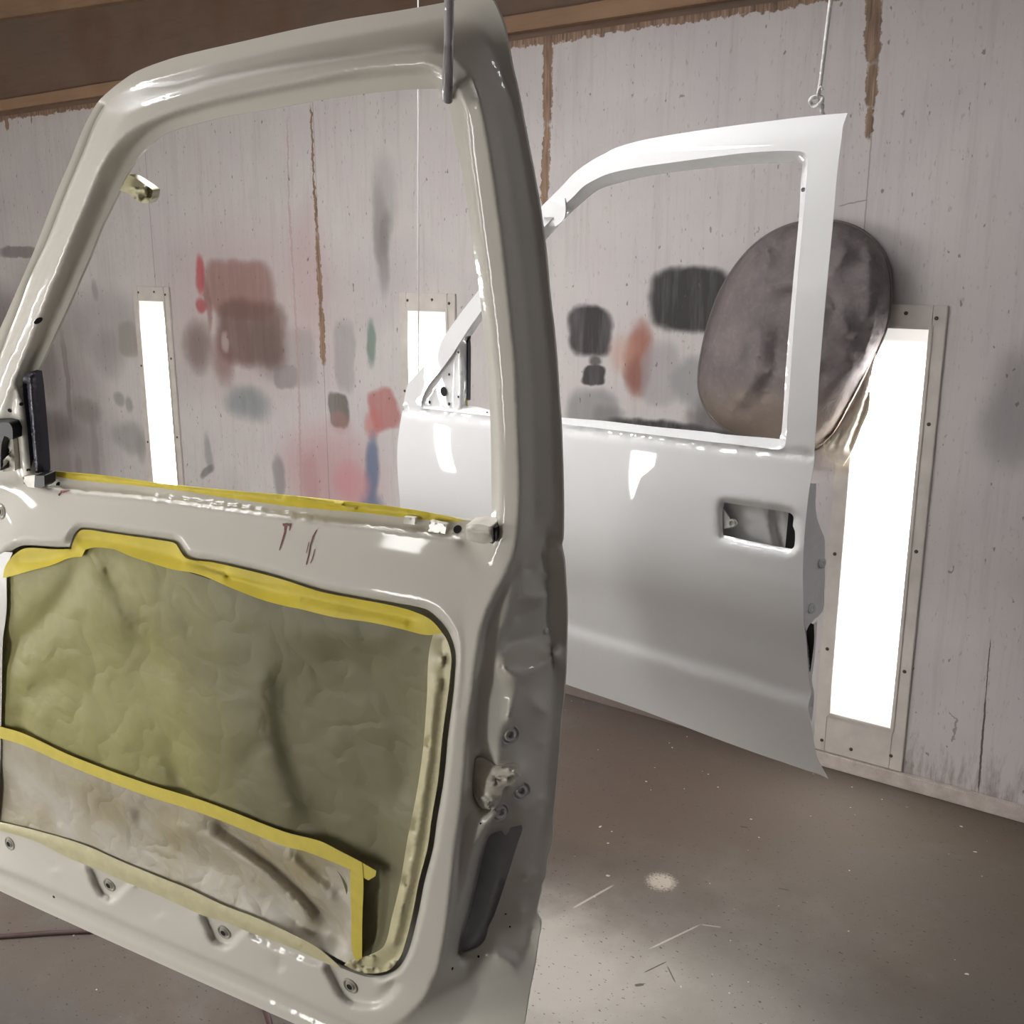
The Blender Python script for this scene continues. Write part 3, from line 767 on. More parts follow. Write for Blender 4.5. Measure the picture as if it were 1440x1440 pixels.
SLOT = [(733, 1160), (734.5, 1166), (728, 1186), (711.5, 1238), (695, 1287), (687, 1303.5), (682.5, 1320), (673, 1332), (650, 1341.5), (645, 1341), (647, 1326), (661, 1277.5), (673, 1225.6), (683, 1186), (690, 1174), (706, 1167.5), (710, 1174), (714, 1172), (717, 1164)]
LATCH = [(669, 1067), (666, 1090), (665, 1110), (672, 1130), (679.5, 1137), (695, 1138), (701, 1130), (707, 1114), (710, 1107), (721, 1102), (730, 1093), (730, 1081), (722, 1076), (699, 1077), (686, 1070), (676, 1065)]
lines = []
L = lambda t, d, pts: lines.append(rows(pts, (t, d)))
# weatherstrip rim and drip seam
_seam = [(-40, 575), (-10, 525), (9, 480), (28, 433), (43, 392), (59, 357), (67, 340), (80, 307), (100, 257), (117, 217), (132, 178), (140, 162), (147, 150)]
off = lambda P, dx, dy: [(x + dx, y + dy) for x, y in P]
L(.985, 0, off(_seam, -2.2, -1)); L(.97, .012, _seam); L(.66, 0, off(_seam, 2.6, 1.2))
L(.85, 0, [(151, 146), (165, 134), (190, 121), (213, 114), (240, 107), (290, 93), (340, 82), (407, 67), (480, 53), (560, 37.5), (590, 31.5), (627, 24), (645, 20.5), (658, 20), (670, 23), (679, 31), (686, 44), (692, 62), (698, 82), (705, 105)])
# floor of the header channel / outer ridge of the windscreen pillar
L(.10, 0, [(-62, 652), (-40, 610), (-12, 555), (6, 512), (21, 480), (33, 451), (44, 423), (55.5, 397), (67, 372), (78, 352), (107, 300), (130, 250), (150, 203), (163, 180), (180, 162), (204, 149), (240, 136), (287, 122.5), (333, 112.5), (390, 102), (440, 94), (480, 88), (560, 76), (590, 73), (612, 73), (633, 79), (648, 90), (660, 106), (668, 124), (673, 140)])
# inner bead
L(0, 0, [(-30, 655), (-8, 600), (14, 550), (43, 480), (48, 464), (62, 430), (73, 402), (84.5, 375.5), (94, 349), (105.5, 320), (117, 293), (133, 253), (150, 220), (167, 198), (192, 178), (217, 167), (240, 158), (290, 143), (357, 128), (423, 114), (480, 102), (510, 97), (560, 93), (600, 91), (612, 95), (622, 101), (633, 109), (645, 130), (653, 151), (657, 180), (661, 220), (669, 276), (676, 330), (682.5, 380), (687, 420),
           (691, 450), (695, 494), (699, 531), (701, 580), (703, 610), (704, 660), (703, 710), (701, 752), (697, 768), (692, 782)])
L(.42, 0, [(30, 545), (45, 505), (60, 480), (67, 464), (82, 429), (94, 400), (105.5, 373), (117, 349), (129, 320), (138, 302), (155, 263), (170, 235), (185, 210), (202, 190), (220, 177), (240, 167.5), (290, 152), (357, 137), (423, 125), (480, 115), (560, 106), (600, 104), (612, 109), (622, 117), (634, 128), (641, 150), (647, 180), (651, 220), (659, 276), (666, 330), (674, 380), (682, 440), (689, 494), (694, 540), (697, 600), (698, 660), (698, 715)])
# pillar face outer edge, then the step that runs down beside the trim panel
D1 = [(664, 112), (673, 138), (681, 168), (688, 204), (695, 249), (701, 292), (707, 337.5), (713, 391), (716, 420), (720, 460), (725, 512), (727.5, 562), (729, 610), (731, 660), (731, 702), (729, 730), (727, 748), (721.7, 778), (710, 807), (697, 833), (685, 860), (677, 887), (671, 920), (667, 948), (664, 980), (661, 990), (656.5, 1033), (653.5, 1070), (650, 1110), (646, 1149), (642, 1180), (639, 1201), (633, 1256), (628, 1300), (618, 1357), (610, 1378), (597, 1403), (580, 1422), (560, 1436), (540, 1443)]
L(0, 0, D1)
L(.16, 0, [(671, 122), (679, 140), (686.5, 168), (693, 204), (700, 249), (706, 292), (712, 337), (717.5, 391), (721, 425), (725, 465), (730, 512), (732, 562), (734, 610), (735.5, 660), (736, 702), (735, 735), (732.5, 767), (725, 795), (712, 822), (700, 842), (690, 867), (683, 893), (679, 927), (675, 962), (673, 980), (671, 1006), (667, 1045.5), (664, 1090), (663, 1113), (661, 1136), (653.5, 1157), (650, 1180), (647, 1201), (643, 1253), (637, 1290), (630, 1330), (622, 1362), (612, 1386), (600, 1408), (582, 1428)])
# second face and its outer corner
J1 = [(729, 790), (721, 808), (718, 827), (712, 860), (704, 882), (700, 902), (698, 918), (701, 932), (701, 948), (703, 962), (705, 983), (705, 1006), (702, 1039), (700, 1055), (699, 1074)]
L(.18, .002, J1)
L(.30, 0, [(736, 793), (731, 812), (727, 830), (722, 862), (715, 884), (712, 900)])
L(.18, .002, [(694, 1141), (687, 1153), (679, 1166), (672, 1180), (666, 1191), (660, 1216), (652, 1250), (645, 1277), (638, 1302)])
L(.32, .004, [(706, 1145), (697, 1156), (688, 1167), (680, 1180), (673, 1200), (667, 1222), (659, 1254), (652, 1282), (644, 1312), (632, 1352)])
# facets of the latch pillar: small departures from the straight ramp between the step and the hem
_jx = [(735, 700), (732.5, 767), (725, 795), (718, 827), (712, 860), (703, 884), (699, 918), (703, 962), (705, 1006), (701, 1050), (697, 1100), (693, 1141), (679, 1166), (666, 1191), (652, 1250), (638, 1302), (622, 1362), (600, 1408), (560, 1450)]
_ex = [(791, 700), (789, 768), (792.5, 787), (796.7, 870), (795.5, 930), (789.5, 1006), (781, 1113), (778, 1143), (769.6, 1209), (760.4, 1253), (759, 1300), (743, 1402), (728, 1480)]
def JL(d, pts):
    out = []
    for x, y in pts:
        a = np.interp(y, [p[1] for p in _jx], [p[0] for p in _jx]); b = np.interp(y, [p[1] for p in _ex], [p[0] for p in _ex])
        out.append((x, y, .18 + .80 * min(1, max(0, (x - a) / (b - a))), d))
    lines.append(out)
JL(.010, [(740, 799), (755, 802), (770, 808)]); JL(-.002, [(732, 836), (750, 842), (768, 838)]); JL(.010, [(722, 866), (742, 862), (766, 850)])
JL(.012, [(712, 904), (745, 897), (762, 893), (778, 904)]); JL(-.026, [(708, 938), (730, 953), (760, 936), (779, 920)])
JL(-.020, [(728, 958), (721, 985), (714, 1010)]); JL(-.018, [(734, 962), (748, 985), (764, 1000)]); JL(0, [(724, 1040), (748, 1045), (766, 1045)])
L(.90, 0, [(704, 96), (716, 128), (725, 165), (733, 205), (740, 240), (750, 297), (755, 332), (759, 367), (764, 420), (770, 470), (774, 513), (777, 562), (779, 600), (781, 650), (782, 700), (781, 744)])
L(.55, 0, [(690, 120), (701, 160), (709, 205), (716, 250), (724, 297), (730, 340), (738, 400), (745, 470), (749, 530), (751, 600), (752, 680), (752, 740)])
L(.93, 0, [(770, 756), (788, 757)]); L(.86, .0, [(769, 768), (786, 772)])
L(.92, 0, [(769, 780), (770, 800), (771, 840), (775, 900), (778, 960), (776, 1026), (772, 1067), (768, 1120), (762, 1170), (759, 1213), (751, 1247), (747, 1278)])
JL(-.006, [(735, 1138), (752, 1130), (766, 1122)]); JL(.002, [(738, 1154), (748, 1151), (760, 1147)])
JL(-.004, [(742, 1232), (753, 1226)]); JL(.0, [(735, 1285), (744, 1283)]); JL(.010, [(742, 1302), (752, 1308), (747, 1325), (732, 1336), (716, 1334)])
JL(-.006, [(700, 1343), (714, 1350), (722, 1360)])
# window sill
L(0, 0, [(-60, 676), (0, 683), (60, 688), (93, 692), (200, 702), (300, 715), (400, 729), (500, 740.5), (600, 753.5), (645, 760)])
L(.30, 0, [(66, 672), (93, 675), (200, 685), (300, 697), (400, 710), (500, 721), (600, 734), (660, 742), (686, 744)])
L(.22, 0, [(64, 680), (93, 684), (200, 694), (300, 707), (400, 720.5), (500, 732), (600, 745), (655, 753)])
# lip round the access opening
L(0, -.002, [(-20, 790), (4, 768), (30, 759), (70, 761), (91, 760), (97, 744), (110, 735), (150, 738), (194, 744), (246, 751), (255, 756), (268, 774), (302, 780), (369, 795), (402, 805), (452, 820), (502, 829), (552, 838), (584, 843), (608, 850), (625, 864), (637, 880), (644, 898), (646.5, 920), (645, 948), (641.5, 980), (636, 1036), (629, 1098), (621, 1152), (614, 1194), (602, 1241), (594, 1282), (585, 1321), (577, 1346), (565, 1366), (551, 1377), (533, 1381)])
L(0, 0, [(660, 790), (654, 850), (653, 900), (650, 950), (646, 1000)])
# foot of the panel and the hem
L(.0, 0, [(-66, 1192), (-40, 1204), (0, 1222), (50, 1242), (103, 1266), (167, 1294), (240, 1326), (287, 1346), (353, 1374), (403, 1397), (443, 1416), (500, 1441), (540, 1458)])
L(.28, .006, [(-68, 1196), (-40, 1209), (0, 1227), (50, 1247), (103, 1271), (167, 1299), (240, 1331), (287, 1351), (353, 1379), (403, 1402), (443, 1421), (500, 1446), (545, 1465)])
L(.34, .006, [(-70, 1204), (0, 1237), (103, 1283), (240, 1344), (353, 1393), (443, 1434), (550, 1481)])
L(.52, .0, [(-72, 1209), (0, 1242), (103, 1289), (240, 1350), (353, 1399), (443, 1440), (550, 1487)])
L(.80, 0, [(560, 1500), (620, 1470), (655, 1430), (675, 1390)])
# pressed bosses round two of the clips, and the sunk rear corner
for ox, oy, s in ((0, 0, 1), (161, 66, 1.06)):
    tr = lambda P: [(154 + ox + (x - 154) * s, 1244 + oy + (y - 1244) * s) for x, y in P]
    L(0, 0, tr([(119, 1220), (128, 1240), (137, 1259), (145, 1266), (158, 1268), (168, 1262), (178, 1251), (188, 1243)]))
    L(0, .010, tr([(130, 1222), (137, 1240), (143, 1253), (150, 1259), (158, 1260), (165, 1254), (173, 1246), (181, 1240)]))
L(0, 0, [(452, 1358), (462, 1378), (472, 1398), (487, 1413), (510, 1420), (533, 1419), (552, 1406), (563, 1390)])
L(0, .010, [(463, 1357), (472, 1376), (481, 1394), (492, 1406), (512, 1410), (532, 1406), (547, 1393), (554, 1382)])
L(0, 0, [(350, 1321), (380, 1334), (420, 1351), (444, 1359)]); L(0, .005, [(357, 1316), (388, 1330), (424, 1344), (448, 1353)])
for x, y in ((75, 1217), (222, 1283), (395, 1358)):
    L(0, .004, [(x - 3, y - 8), (x - 3, y + 2), (x, y + 4)]); L(0, 0, [(x + 2, y + 7), (x + 8, y + 8)])
# mirror corner and belt front
L(.05, 0, [(-70, 672), (-30, 674), (20, 678)])
L(.02, 0, [(24, 545), (28, 580), (33, 630), (38, 672)]); L(.10, 0, [(20, 548), (17, 580), (22, 630), (28, 672)])

panel = build_sheet('inner_panel', NEAR, M_NEAR, nd, rows(OUT, (1, -.003)),
                    [rows(WIN[:10], (.36, 0)) + rows(WIN[10:23], (.62, 0)) + rows(WIN[23:28], (.55, 0)) + rows(WIN[28:], (.50, 0)), rows(OPEN, (0, .006)), rows(SLOT, (.6, .01)), rows(LATCH, (.27, .006))],
                    lines, 3.0, 1, .004, 2, True)
panel['label'] = 'warm white stamped inner panel'
skin = build_sheet('outer_skin', NEAR, M_NEAR, nd, rows(OUT, (1, .001)), [rows(WIN, (1, .001))], [], 22, 0, .0)

# ---- masking over the access opening
PAPER = [(6, 806), (45, 800), (97, 783), (121, 772), (160, 770), (240, 797), (333, 826), (400, 848), (480, 863), (562, 879), (604, 890), (618, 892), (612, 920), (606, 985), (601, 1060), (592, 1140), (580, 1200), (562, 1280), (545, 1340), (515, 1352), (498, 1346),
         (480, 1235), (440, 1198), (400, 1184), (290, 1138), (200, 1110), (100, 1072), (33, 1044), (-6, 1034), (-10, 940), (-4, 850)]
paper_lines = []
pl = lambda d, pts: paper_lines.append(rows(pts, (0, d)))
pl(.002, [(137, 780), (150, 810), (164, 846), (182, 880)]); pl(.016, [(147, 800), (165, 835), (178, 862), (200, 900), (232, 935)]); pl(.005, [(160, 790), (190, 850), (225, 900), (270, 950)])
pl(.017, [(112, 796), (84, 846), (48, 884), (2, 918)]); pl(.004, [(128, 790), (110, 838), (76, 884), (30, 925)]); pl(.005, [(96, 796), (62, 846), (20, 884), (-4, 898)])
pl(.020, [(26, 1000), (30, 1020), (33, 1034)]); pl(.003, [(40, 968), (60, 948), (110, 946)]); pl(.012, [(34, 985), (48, 960), (80, 950)]); pl(.003, [(14, 990), (20, 1024)]); pl(.003, [(44, 1000), (46, 1034)])
pl(.018, [(238, 1050), (248, 1085), (262, 1117)]); pl(.004, [(252, 1040), (268, 1080), (282, 1122)]); pl(.005, [(226, 1060), (232, 1090), (240, 1110)])
pl(.020, [(400, 952), (398, 1010), (412, 1070), (440, 1130), (470, 1186)]); pl(.004, [(372, 960), (370, 1020), (384, 1080), (410, 1150)]); pl(.010, [(340, 1080), (352, 1060), (372, 1052)]); pl(.003, [(330, 1060), (350, 1044), (380, 1040)])
pl(.024, [(470, 920), (520, 940), (560, 980), (580, 1040), (572, 1120)]); pl(.012, [(560, 900), (590, 930), (596, 990)]); pl(.020, [(440, 1000), (480, 1060), (520, 1150), (545, 1230)])
pl(.006, [(430, 880), (480, 892), (545, 903)]); pl(.010, [(520, 890), (500, 905)]); pl(.006, [(240, 812), (300, 836), (360, 856)])
pl(.022, [(536, 1240), (530, 1290), (520, 1330)]); pl(.010, [(520, 1250), (515, 1330)])
paper = build_sheet('masking_paper', NEAR, M_PAPER, nd, rows(PAPER, (0, .005)), [], paper_lines, 5, 12)
paper['label'] = 'wrinkled olive masking paper'

FILM = [(-6, 1036), (33, 1046), (100, 1076), (200, 1114), (287, 1142), (400, 1187), (450, 1203), (492, 1222), (500, 1300), (500, 1346), (490, 1356), (440, 1330), (370, 1298), (312, 1275), (265, 1253), (208, 1230), (117, 1191), (50, 1171), (-6, 1158)]
film_lines = []
fl = lambda d, pts: film_lines.append(rows(pts, (0, d)))
fl(.021, [(196, 1140), (222, 1164), (252, 1192), (290, 1208), (345, 1230), (400, 1272), (446, 1322)])
fl(.024, [(310, 1152), (346, 1186), (398, 1230), (450, 1284), (482, 1322)]); fl(-.003, [(250, 1166), (298, 1184), (345, 1208), (396, 1250), (436, 1292)]); fl(-.003, [(352, 1170), (410, 1212), (466, 1268)]); fl(.011, [(420, 1200), (440, 1222), (486, 1250)])
fl(.010, [(168, 1118), (172, 1140), (186, 1158)]); fl(.009, [(40, 1090), (90, 1140), (150, 1160)]); fl(.008, [(8, 1100), (16, 1140)])
film = build_sheet('masking_film', NEAR, M_FILM, nd, rows(FILM, (0, .002)), [], film_lines, 4.5, 4)
film['label'] = 'wrinkled grey-brown masking film below the diagonal tape'

TOP = [(20, 780), (36, 771), (76, 772.5), (100, 772), (107, 753), (116, 745), (150, 749), (192, 755), (239, 762), (247, 765), (262, 785), (300, 791), (366, 806.5), (400, 816), (450, 832), (500, 842), (548, 851), (584, 861), (606, 872), (622, 890), (600, 893), (562, 884), (520, 875), (470, 868), (420, 856), (400, 852), (367, 843), (333, 830), (280, 808), (240, 800), (217, 793), (183, 782), (160, 772.5), (133, 770), (120, 773), (115, 783), (97, 785), (72, 795), (45, 802), (17, 810), (4, 813), (8, 795)]
tl = [rows([(24, 790), (90, 784), (108, 775)], (0, .003)), rows([(112, 757), (170, 764), (236, 778), (300, 803), (400, 833), (480, 852), (580, 872)], (0, .0045)), rows([(260, 792), (330, 812), (400, 826)], (0, -.001)), rows([(420, 846), (500, 860), (570, 875)], (0, -.001))]
o = build_sheet('masking_tape', NEAR, M_TAPE, nd, rows(TOP, (0, -.0015)), [], tl, 5, 1, .0005); o['label'] = 'bright yellow masking tape along the top of the paper'
STRIP = [(-8, 1019), (0, 1021.7), (33, 1031.7), (100, 1063), (200, 1100), (290, 1128), (400, 1170), (450, 1183), (480, 1198), (507, 1212), (529, 1225), (528, 1232), (518, 1238), (506, 1231), (493, 1223), (450, 1205), (425, 1196), (400, 1190), (287, 1145), (200, 1117), (100, 1078), (33, 1048), (0, 1038), (-8, 1036)]
o = build_sheet('masking_tape', NEAR, M_TAPE2, nd, rows(STRIP, (0, -.002)), [], [], 5, 0, .0005); o['label'] = 'yellow tape strip running diagonally across the paper'
VERT = [(493, 1219), (509, 1214), (511, 1240), (509.5, 1290), (509, 1347), (502, 1352), (495, 1337), (494, 1290), (492.5, 1240)]
o = build_sheet('masking_tape', NEAR, M_TAPE2, nd, rows(VERT, (0, -.0028)), [], [], 5, 0, .0005); o['label'] = 'short upright yellow tape strip'
RIM = [(612, 882), (624, 893), (631, 907), (634.5, 925), (633, 950), (629, 985), (622, 1036), (616, 1097), (607, 1151), (601, 1193), (589, 1240), (581, 1281), (572, 1319), (564, 1343), (554, 1358), (543, 1366), (520, 1369), (503, 1366), (484, 1357), (492, 1350), (520, 1343), (540, 1330), (551, 1290), (563, 1240), (573, 1180), (585, 1120), (594, 1060), (600, 985), (603, 920)]
rl = [rows([(622, 900), (624, 950), (616, 1036), (604, 1130), (590, 1220), (574, 1290), (556, 1345), (530, 1360), (500, 1360)], (0, .004)), rows([(612, 960), (606, 1040), (596, 1120), (582, 1200), (568, 1270), (554, 1325)], (0, -.003))]
for k in range(26):
    x, y = random.uniform(488, 556), random.uniform(1338, 1366); rl.append(rows([(x, y), (x + random.uniform(-7, 7), y + random.uniform(-5, 5))], (0, random.uniform(-.005, .006))))
for k in range(10):
    t = k / 10; x, y = 628 - 62 * t, 920 + 390 * t; rl.append(rows([(x - 4, y), (x - 6, y + 14)], (0, random.uniform(-.004, .004))))
o = build_sheet('masking_tape', NEAR, M_CREAM, nd, rows(RIM, (0, .001)), [], rl, 3.4, 0, .0005); o['label'] = 'cream oversprayed tape crumpled down the rear edge'
FOOT = [(-8, 1154), (0, 1156), (50, 1168), (117, 1188), (167, 1210), (220, 1232), (265, 1250), (312, 1272), (370, 1295), (437, 1327), (462, 1345), (481, 1363), (460, 1355), (403, 1330), (353, 1312), (320, 1298), (287, 1288), (253, 1273), (220, 1258), (183, 1243), (130, 1220), (93, 1205), (50, 1183), (0, 1168), (-10, 1165)]
fl2 = [rows([(0, 1161), (93, 1191), (183, 1228), (287, 1272), (353, 1300), (420, 1330)], (0, -.004))]
o = build_sheet('masking_tape', NEAR, M_CREAM, nd, rows(FOOT, (0, -.0015)), [], fl2, 5, 0, .0005); o['label'] = 'cream oversprayed tape along the foot of the paper'
LEFTB = [(-16, 800), (6, 776), (18, 777), (10, 800), (9, 860), (4, 900), (2, 1000), (-2, 1160), (-14, 1150), (-20, 1000)]
o = build_sheet('masking_film', NEAR, simple('white_film', srgb(206, 203, 196), .3, bump=.3), nd, rows(LEFTB, (0, -.001)), [], [], 5, 0, .0005); o['label'] = 'white film edge at the front of the paper'
SILL = [(70, 662), (80, 663), (140, 668), (233, 680.5), (333, 690.5), (400, 696), (480, 704), (563, 714), (630, 726), (655, 733), (630, 733), (600, 731), (500, 720), (400, 712), (333, 702), (233, 687), (140, 678), (84, 671)]
sl = [rows([(100, 668), (233, 684), (400, 703), (480, 711), (600, 727)], (.33, -.005)), rows([(380, 694), (430, 700), (470, 709), (500, 714)], (.33, -.009))]
o = build_sheet('masking_tape', NEAR, M_TAPE, nd, rows(SILL, (.33, -.002)), [], sl, 4, 0, .0005); o['label'] = 'yellow tape along the window sill'

# ---- small parts of the near door
bar = build_sheet('division_bar', NEAR, M_STEEL, nd, rows([(32, 533), (42, 523), (49, 524), (52, 545), (57, 600), (61.5, 660), (60, 670), (44, 669), (38, 600)], (.2, -.006)), [],
                  [rows([(43, 530), (48, 600), (53, 664)], (.2, -.016)), rows([(36, 540), (43, 610), (49, 666)], (.2, .004))], 3, 0, .012)
bar['label'] = 'dark grey window division bar'
o = build_sheet('bar_foot', NEAR, M_BLACK, nd, rows([(49, 669), (62, 669), (62.5, 683), (58, 687), (48, 685)], (0, -.012)), [], [], 3, 0, .02)
o = build_sheet('bar_bracket', NEAR, M_FOIL, nd, rows([(32, 670), (50, 668), (49, 686), (34, 684)], (0, -.008)), [], [], 3, 0, .012)
o = build_sheet('mirror_cap', NEAR, M_BLACK, nd, rows([(-26, 592), (0, 594), (13, 595), (17, 602), (18, 618), (6, 613), (2, 626), (1, 662), (-26, 660)], (.1, -.02)), [], [], 4, 0, .03); o['label'] = 'black mirror mount'
fol = [rows([(random.uniform(2, 18), y), (random.uniform(2, 20), y + random.uniform(3, 9))], (.1, random.uniform(-.018, -.004))) for y in range(616, 660, 4)]
o = build_sheet('mask_wrap', NEAR, M_FOIL, nd, rows([(3, 612), (18, 618), (20, 640), (21, 662), (3, 663), (1, 640)], (.1, -.010)), [], fol, 3, 0, .012); o['label'] = 'silvery crumpled masking wrap'
chan = build_sheet('channel_end', NEAR, M_FOIL, nd, rows([(655, 739), (672, 737), (691, 741), (692, 762), (680, 765), (656, 759)], (.05, -.014)), [], [rows([(656, 745), (690, 749)], (.05, -.020))], 3, 0, .024); chan['label'] = 'masked end of the window channel'
o = build_sheet('channel_plug', NEAR, M_BLACK, nd, rows([(691, 742), (697.5, 742), (698, 757), (693, 765), (687, 763)], (.05, -.010)), [], [], 2.5, 0, .022)
for (pts) in ([(604, 733), (628, 738), (626, 751), (602, 748)], [(568, 727), (584, 729), (583, 738), (567, 736)]):
    build_sheet('channel_pad', NEAR, M_NEAR, nd, rows(pts, (.2, -.004)), [], [], 3, 0, .006)


def hole(x, y, r, t, d, parent=nd, door=NEAR, mat=M_HOLE, name='drain_hole'):
    n = door.normal(x, y, t, d); p = door.pt(x, y, t, d)
    return put_lathe(name, [(r, .0004), (r * .9, -.001), (r * .5, -.003)], p + n * .0006, n, mat, parent, 12)


# surface positions on the finished inner panel are found by casting from the eye
def on_panel(x, y, ob=None, parent=None):
    ob = ob or panel; parent = parent or nd
    o0 = Vector(CAM) - parent.location; d = Vector(rays((x, y))).normalized()
    ok, loc, nrm, _ = ob.ray_cast(o0, d)
    if not ok:
        return None
    if nrm.dot(d) > 0: nrm = -nrm
    return loc + parent.location, nrm


def stud(name, x, y, prof, mat, parent=None, ob=None, seg=20, lift=0.0, nrm=None):
    parent = parent or nd
    h = on_panel(x, y, ob, parent)
    if h is None: return None
    p, n = h
    return put_lathe(name, prof, p + n * lift, nrm or n, mat, parent, seg)


GROM = [(.0125, -.001), (.0122, .0012), (.0108, .0022), (.0094, .0016), (.0092, -.0004), (.0072, -.0002), (.007, .0022), (.0052, .0030), (.0040, .0022)]
M_GROM = simple('painted_clip', srgb(168, 163, 150), .35)
bpy.context.view_layer.update()
for x, y in ((14, 1186), (154, 1244), (315.5, 1310.5), (493, 1386), (2, 719)):
    c = stud('trim_clip', x, y, GROM, M_GROM)
    if c is None: continue
    h = on_panel(x, y)
    hl = put_lathe('clip_hole', [(.0046, .0030), (.003, .0026), (.001, .0026)], h[0], h[1], M_HOLE, nd, 12)
    hl.parent = c
BOLT = [(.0125, -.001), (.0125, .0018), (.0108, .0030), (.0094, .0006), (.0080, .0004), (.0076, .0044), (.0056, .0052), (.0042, .0034), (.0038, -.0010), (.001, -.001)]
M_BOLT = paint('painted_bolt', (.50, .49, .47, 1), .3)
for x, y in ((716.5, 1032), (732.5, 1111), (703, 1141)):
    stud('latch_bolt', x, y, BOLT, M_BOLT, nrm=Vector((.80, -.52, .05)).normalized())
stud('pillar_plug', 767, 887, [(.004, 0), (.0038, .002), (.002, .003), (.0008, .0028)], simple('white_plug', srgb(214, 214, 214), .4))
for x, y, r in ((711, 1285, .0014), (717, 1303, .0014), (673, 1345, .0018), (636, 1362, .0022), (676, 1158, .0012)):
    h = on_panel(x, y)
    if h: put_lathe('drain_hole', [(r, .0004), (r * .5, .0002), (r * .2, .0001)], h[0], h[1], M_HOLE, nd, 10)
for x, y, r in ((53.5, 450.5, .0065), (14, 577, .0032), (30, 568, .0030), (40, 661, .0028), (82, 681, .0036), (643.5, 744.5, .0052), (76, 1261, .0026)):
    h = on_panel(x, y)
    if h: put_lathe('panel_hole', [(r, .0006), (r * .8, .0004), (r * .3, .0003)], h[0], h[1], M_HOLE, nd, 14)


def scrape(pts, wpx, mat=M_RED, name='paint_scrape'):
    """a thin scuff lying on the panel"""
    V, F = [], []
    for i, (x, y) in enumerate(pts):
        a, b = pts[max(i - 1, 0)], pts[min(i + 1, len(pts) - 1)]
        dx, dy = b[0] - a[0], b[1] - a[1]; l = math.hypot(dx, dy) or 1
        w_ = wpx[i] / 2
        for s in (-1, 1):
            h = on_panel(x - dy / l * w_ * s, y + dx / l * w_ * s)
            V.append(h[0] + h[1] * .0006)
    for i in range(len(pts) - 1): F.append((2 * i, 2 * i + 1, 2 * i + 3, 2 * i + 2))
    return link_mesh(name, V, F, mat, nd)


scrape([(398, 738), (404, 737), (410, 738.5)], [4, 3, 5]); scrape([(402, 739), (401, 748), (397, 762), (393, 774)], [4, 2.4, 2.2, 1.0]); scrape([(409, 739), (407, 746)], [2.4, 1])
scrape([(446, 745), (441, 754), (437, 766), (434, 782), (431, 794)], [1.2, 2.2, 1.6, 1.8, 1.4]); scrape([(435, 762), (431, 778)], [1, .8]); scrape([(443, 772), (440, 784), (437, 792)], [.8, 1.2, 1])
scrape([(83, 697), (86, 692), (94, 691), (99, 690)], [2.5, 3.5, 2.5, 1])

# crumpled tape pushed into the latch opening
lt = []
for k in range(30):
    x, y = random.uniform(668, 728), random.uniform(1070, 1134)
    a = random.uniform(0, 3.1); l = random.uniform(4, 9)
    lt.append(rows([(x, y), (x + l * math.cos(a), y + l * math.sin(a))], (.20, random.uniform(-.012, .012))))
ltp = inside(np.array([l[0][:2] for l in lt]), np.array(LATCH)) & inside(np.array([l[1][:2] for l in lt]), np.array(LATCH))
lt = [l for l, k in zip(lt, ltp) if k]
o = build_sheet('latch_mask', NEAR, M_FOIL, nd, rows(LATCH, (.24, .004)), [], lt, 3, 0, .004); o['label'] = 'crumpled oversprayed tape filling the latch opening'
# dark cavity behind the lower slot
SL2 = [(738, 1152), (738, 1170), (715, 1242), (698, 1292), (684, 1330), (676, 1338), (650, 1346), (640, 1345), (645, 1322), (656, 1277), (668, 1225), (679, 1182), (690, 1166), (715, 1158)]
o = build_sheet('latch_cover_plate', NEAR, simple('bare_grey_plate', srgb(176, 178, 186), .45, .2), nd, rows(SL2, (.78, .004)), [], [rows([(655, 1330), (678, 1306), (700, 1240)], (.78, -.006))], 5, 1); o['label'] = 'bare grey plate behind the latch pillar slot'
wad_l = [rows([(random.uniform(182, 208), random.uniform(262, 280)), (random.uniform(182, 210), random.uniform(262, 282))], (.5, random.uniform(-.02, .01))) for k in range(7)]
o = build_sheet('tape_tab', NEAR, M_CREAM, nd, rows([(168, 268), (180, 246), (186, 248), (208, 262), (215, 268), (213, 280), (208, 286), (196, 284), (180, 272)], (.5, -.004)), [], wad_l, 3, 0, .012); o['label'] = 'curled end of masking tape on the windscreen pillar'

# ------------------------------------------------------------------ far door, seen from outside (its t = 0 plane is set by Q, t = 1 is the outer skin)
fd = thing('truck_door', (-1.1, 1.85, .66), 'glossy white truck door hung further back, outer side showing, beside the bright light', 'door')
FOUT = [(566, 577), (562, 600), (558.6, 633), (559.4, 669), (562, 700), (566, 760), (573, 830), (583, 884), (600, 893), (795, 962), (900, 998), (1000, 1036), (1060, 1058), (1104, 1073), (1133, 1083), (1152, 1089), (1165, 1095.6), (1155, 1077.6), (1150.4, 1069), (1145.6, 1050), (1141.7, 1030), (1137.8, 1006.7),
        (1136.8, 992), (1140, 978.5), (1141, 973), (1137.8, 956.7), (1134.9, 917.8), (1133, 892.5), (1130, 874), (1129.5, 840), (1129, 805), (1131, 757.8), (1134.4, 719), (1139.3, 680), (1142, 667.5), (1145, 645), (1145.3, 629), (1147.5, 600), (1152.5, 520), (1162, 410), (1172.5, 300), (1175.6, 264), (1179.4, 226), (1183.8, 192.5), (1185.6, 177.5), (1188.8, 167.5), (1191.9, 158.8),
        (1165, 161), (1125, 165), (1080, 170.5), (1040, 175.5), (1000, 181), (960, 187), (930, 192), (900, 198), (870, 206.5), (850, 216), (830, 227), (808, 243), (790, 262), (775, 277), (762, 290), (735, 325), (700, 372), (670, 412), (648, 440), (626.7, 470), (609, 498), (593, 518), (581, 531), (574, 540), (570, 553)]
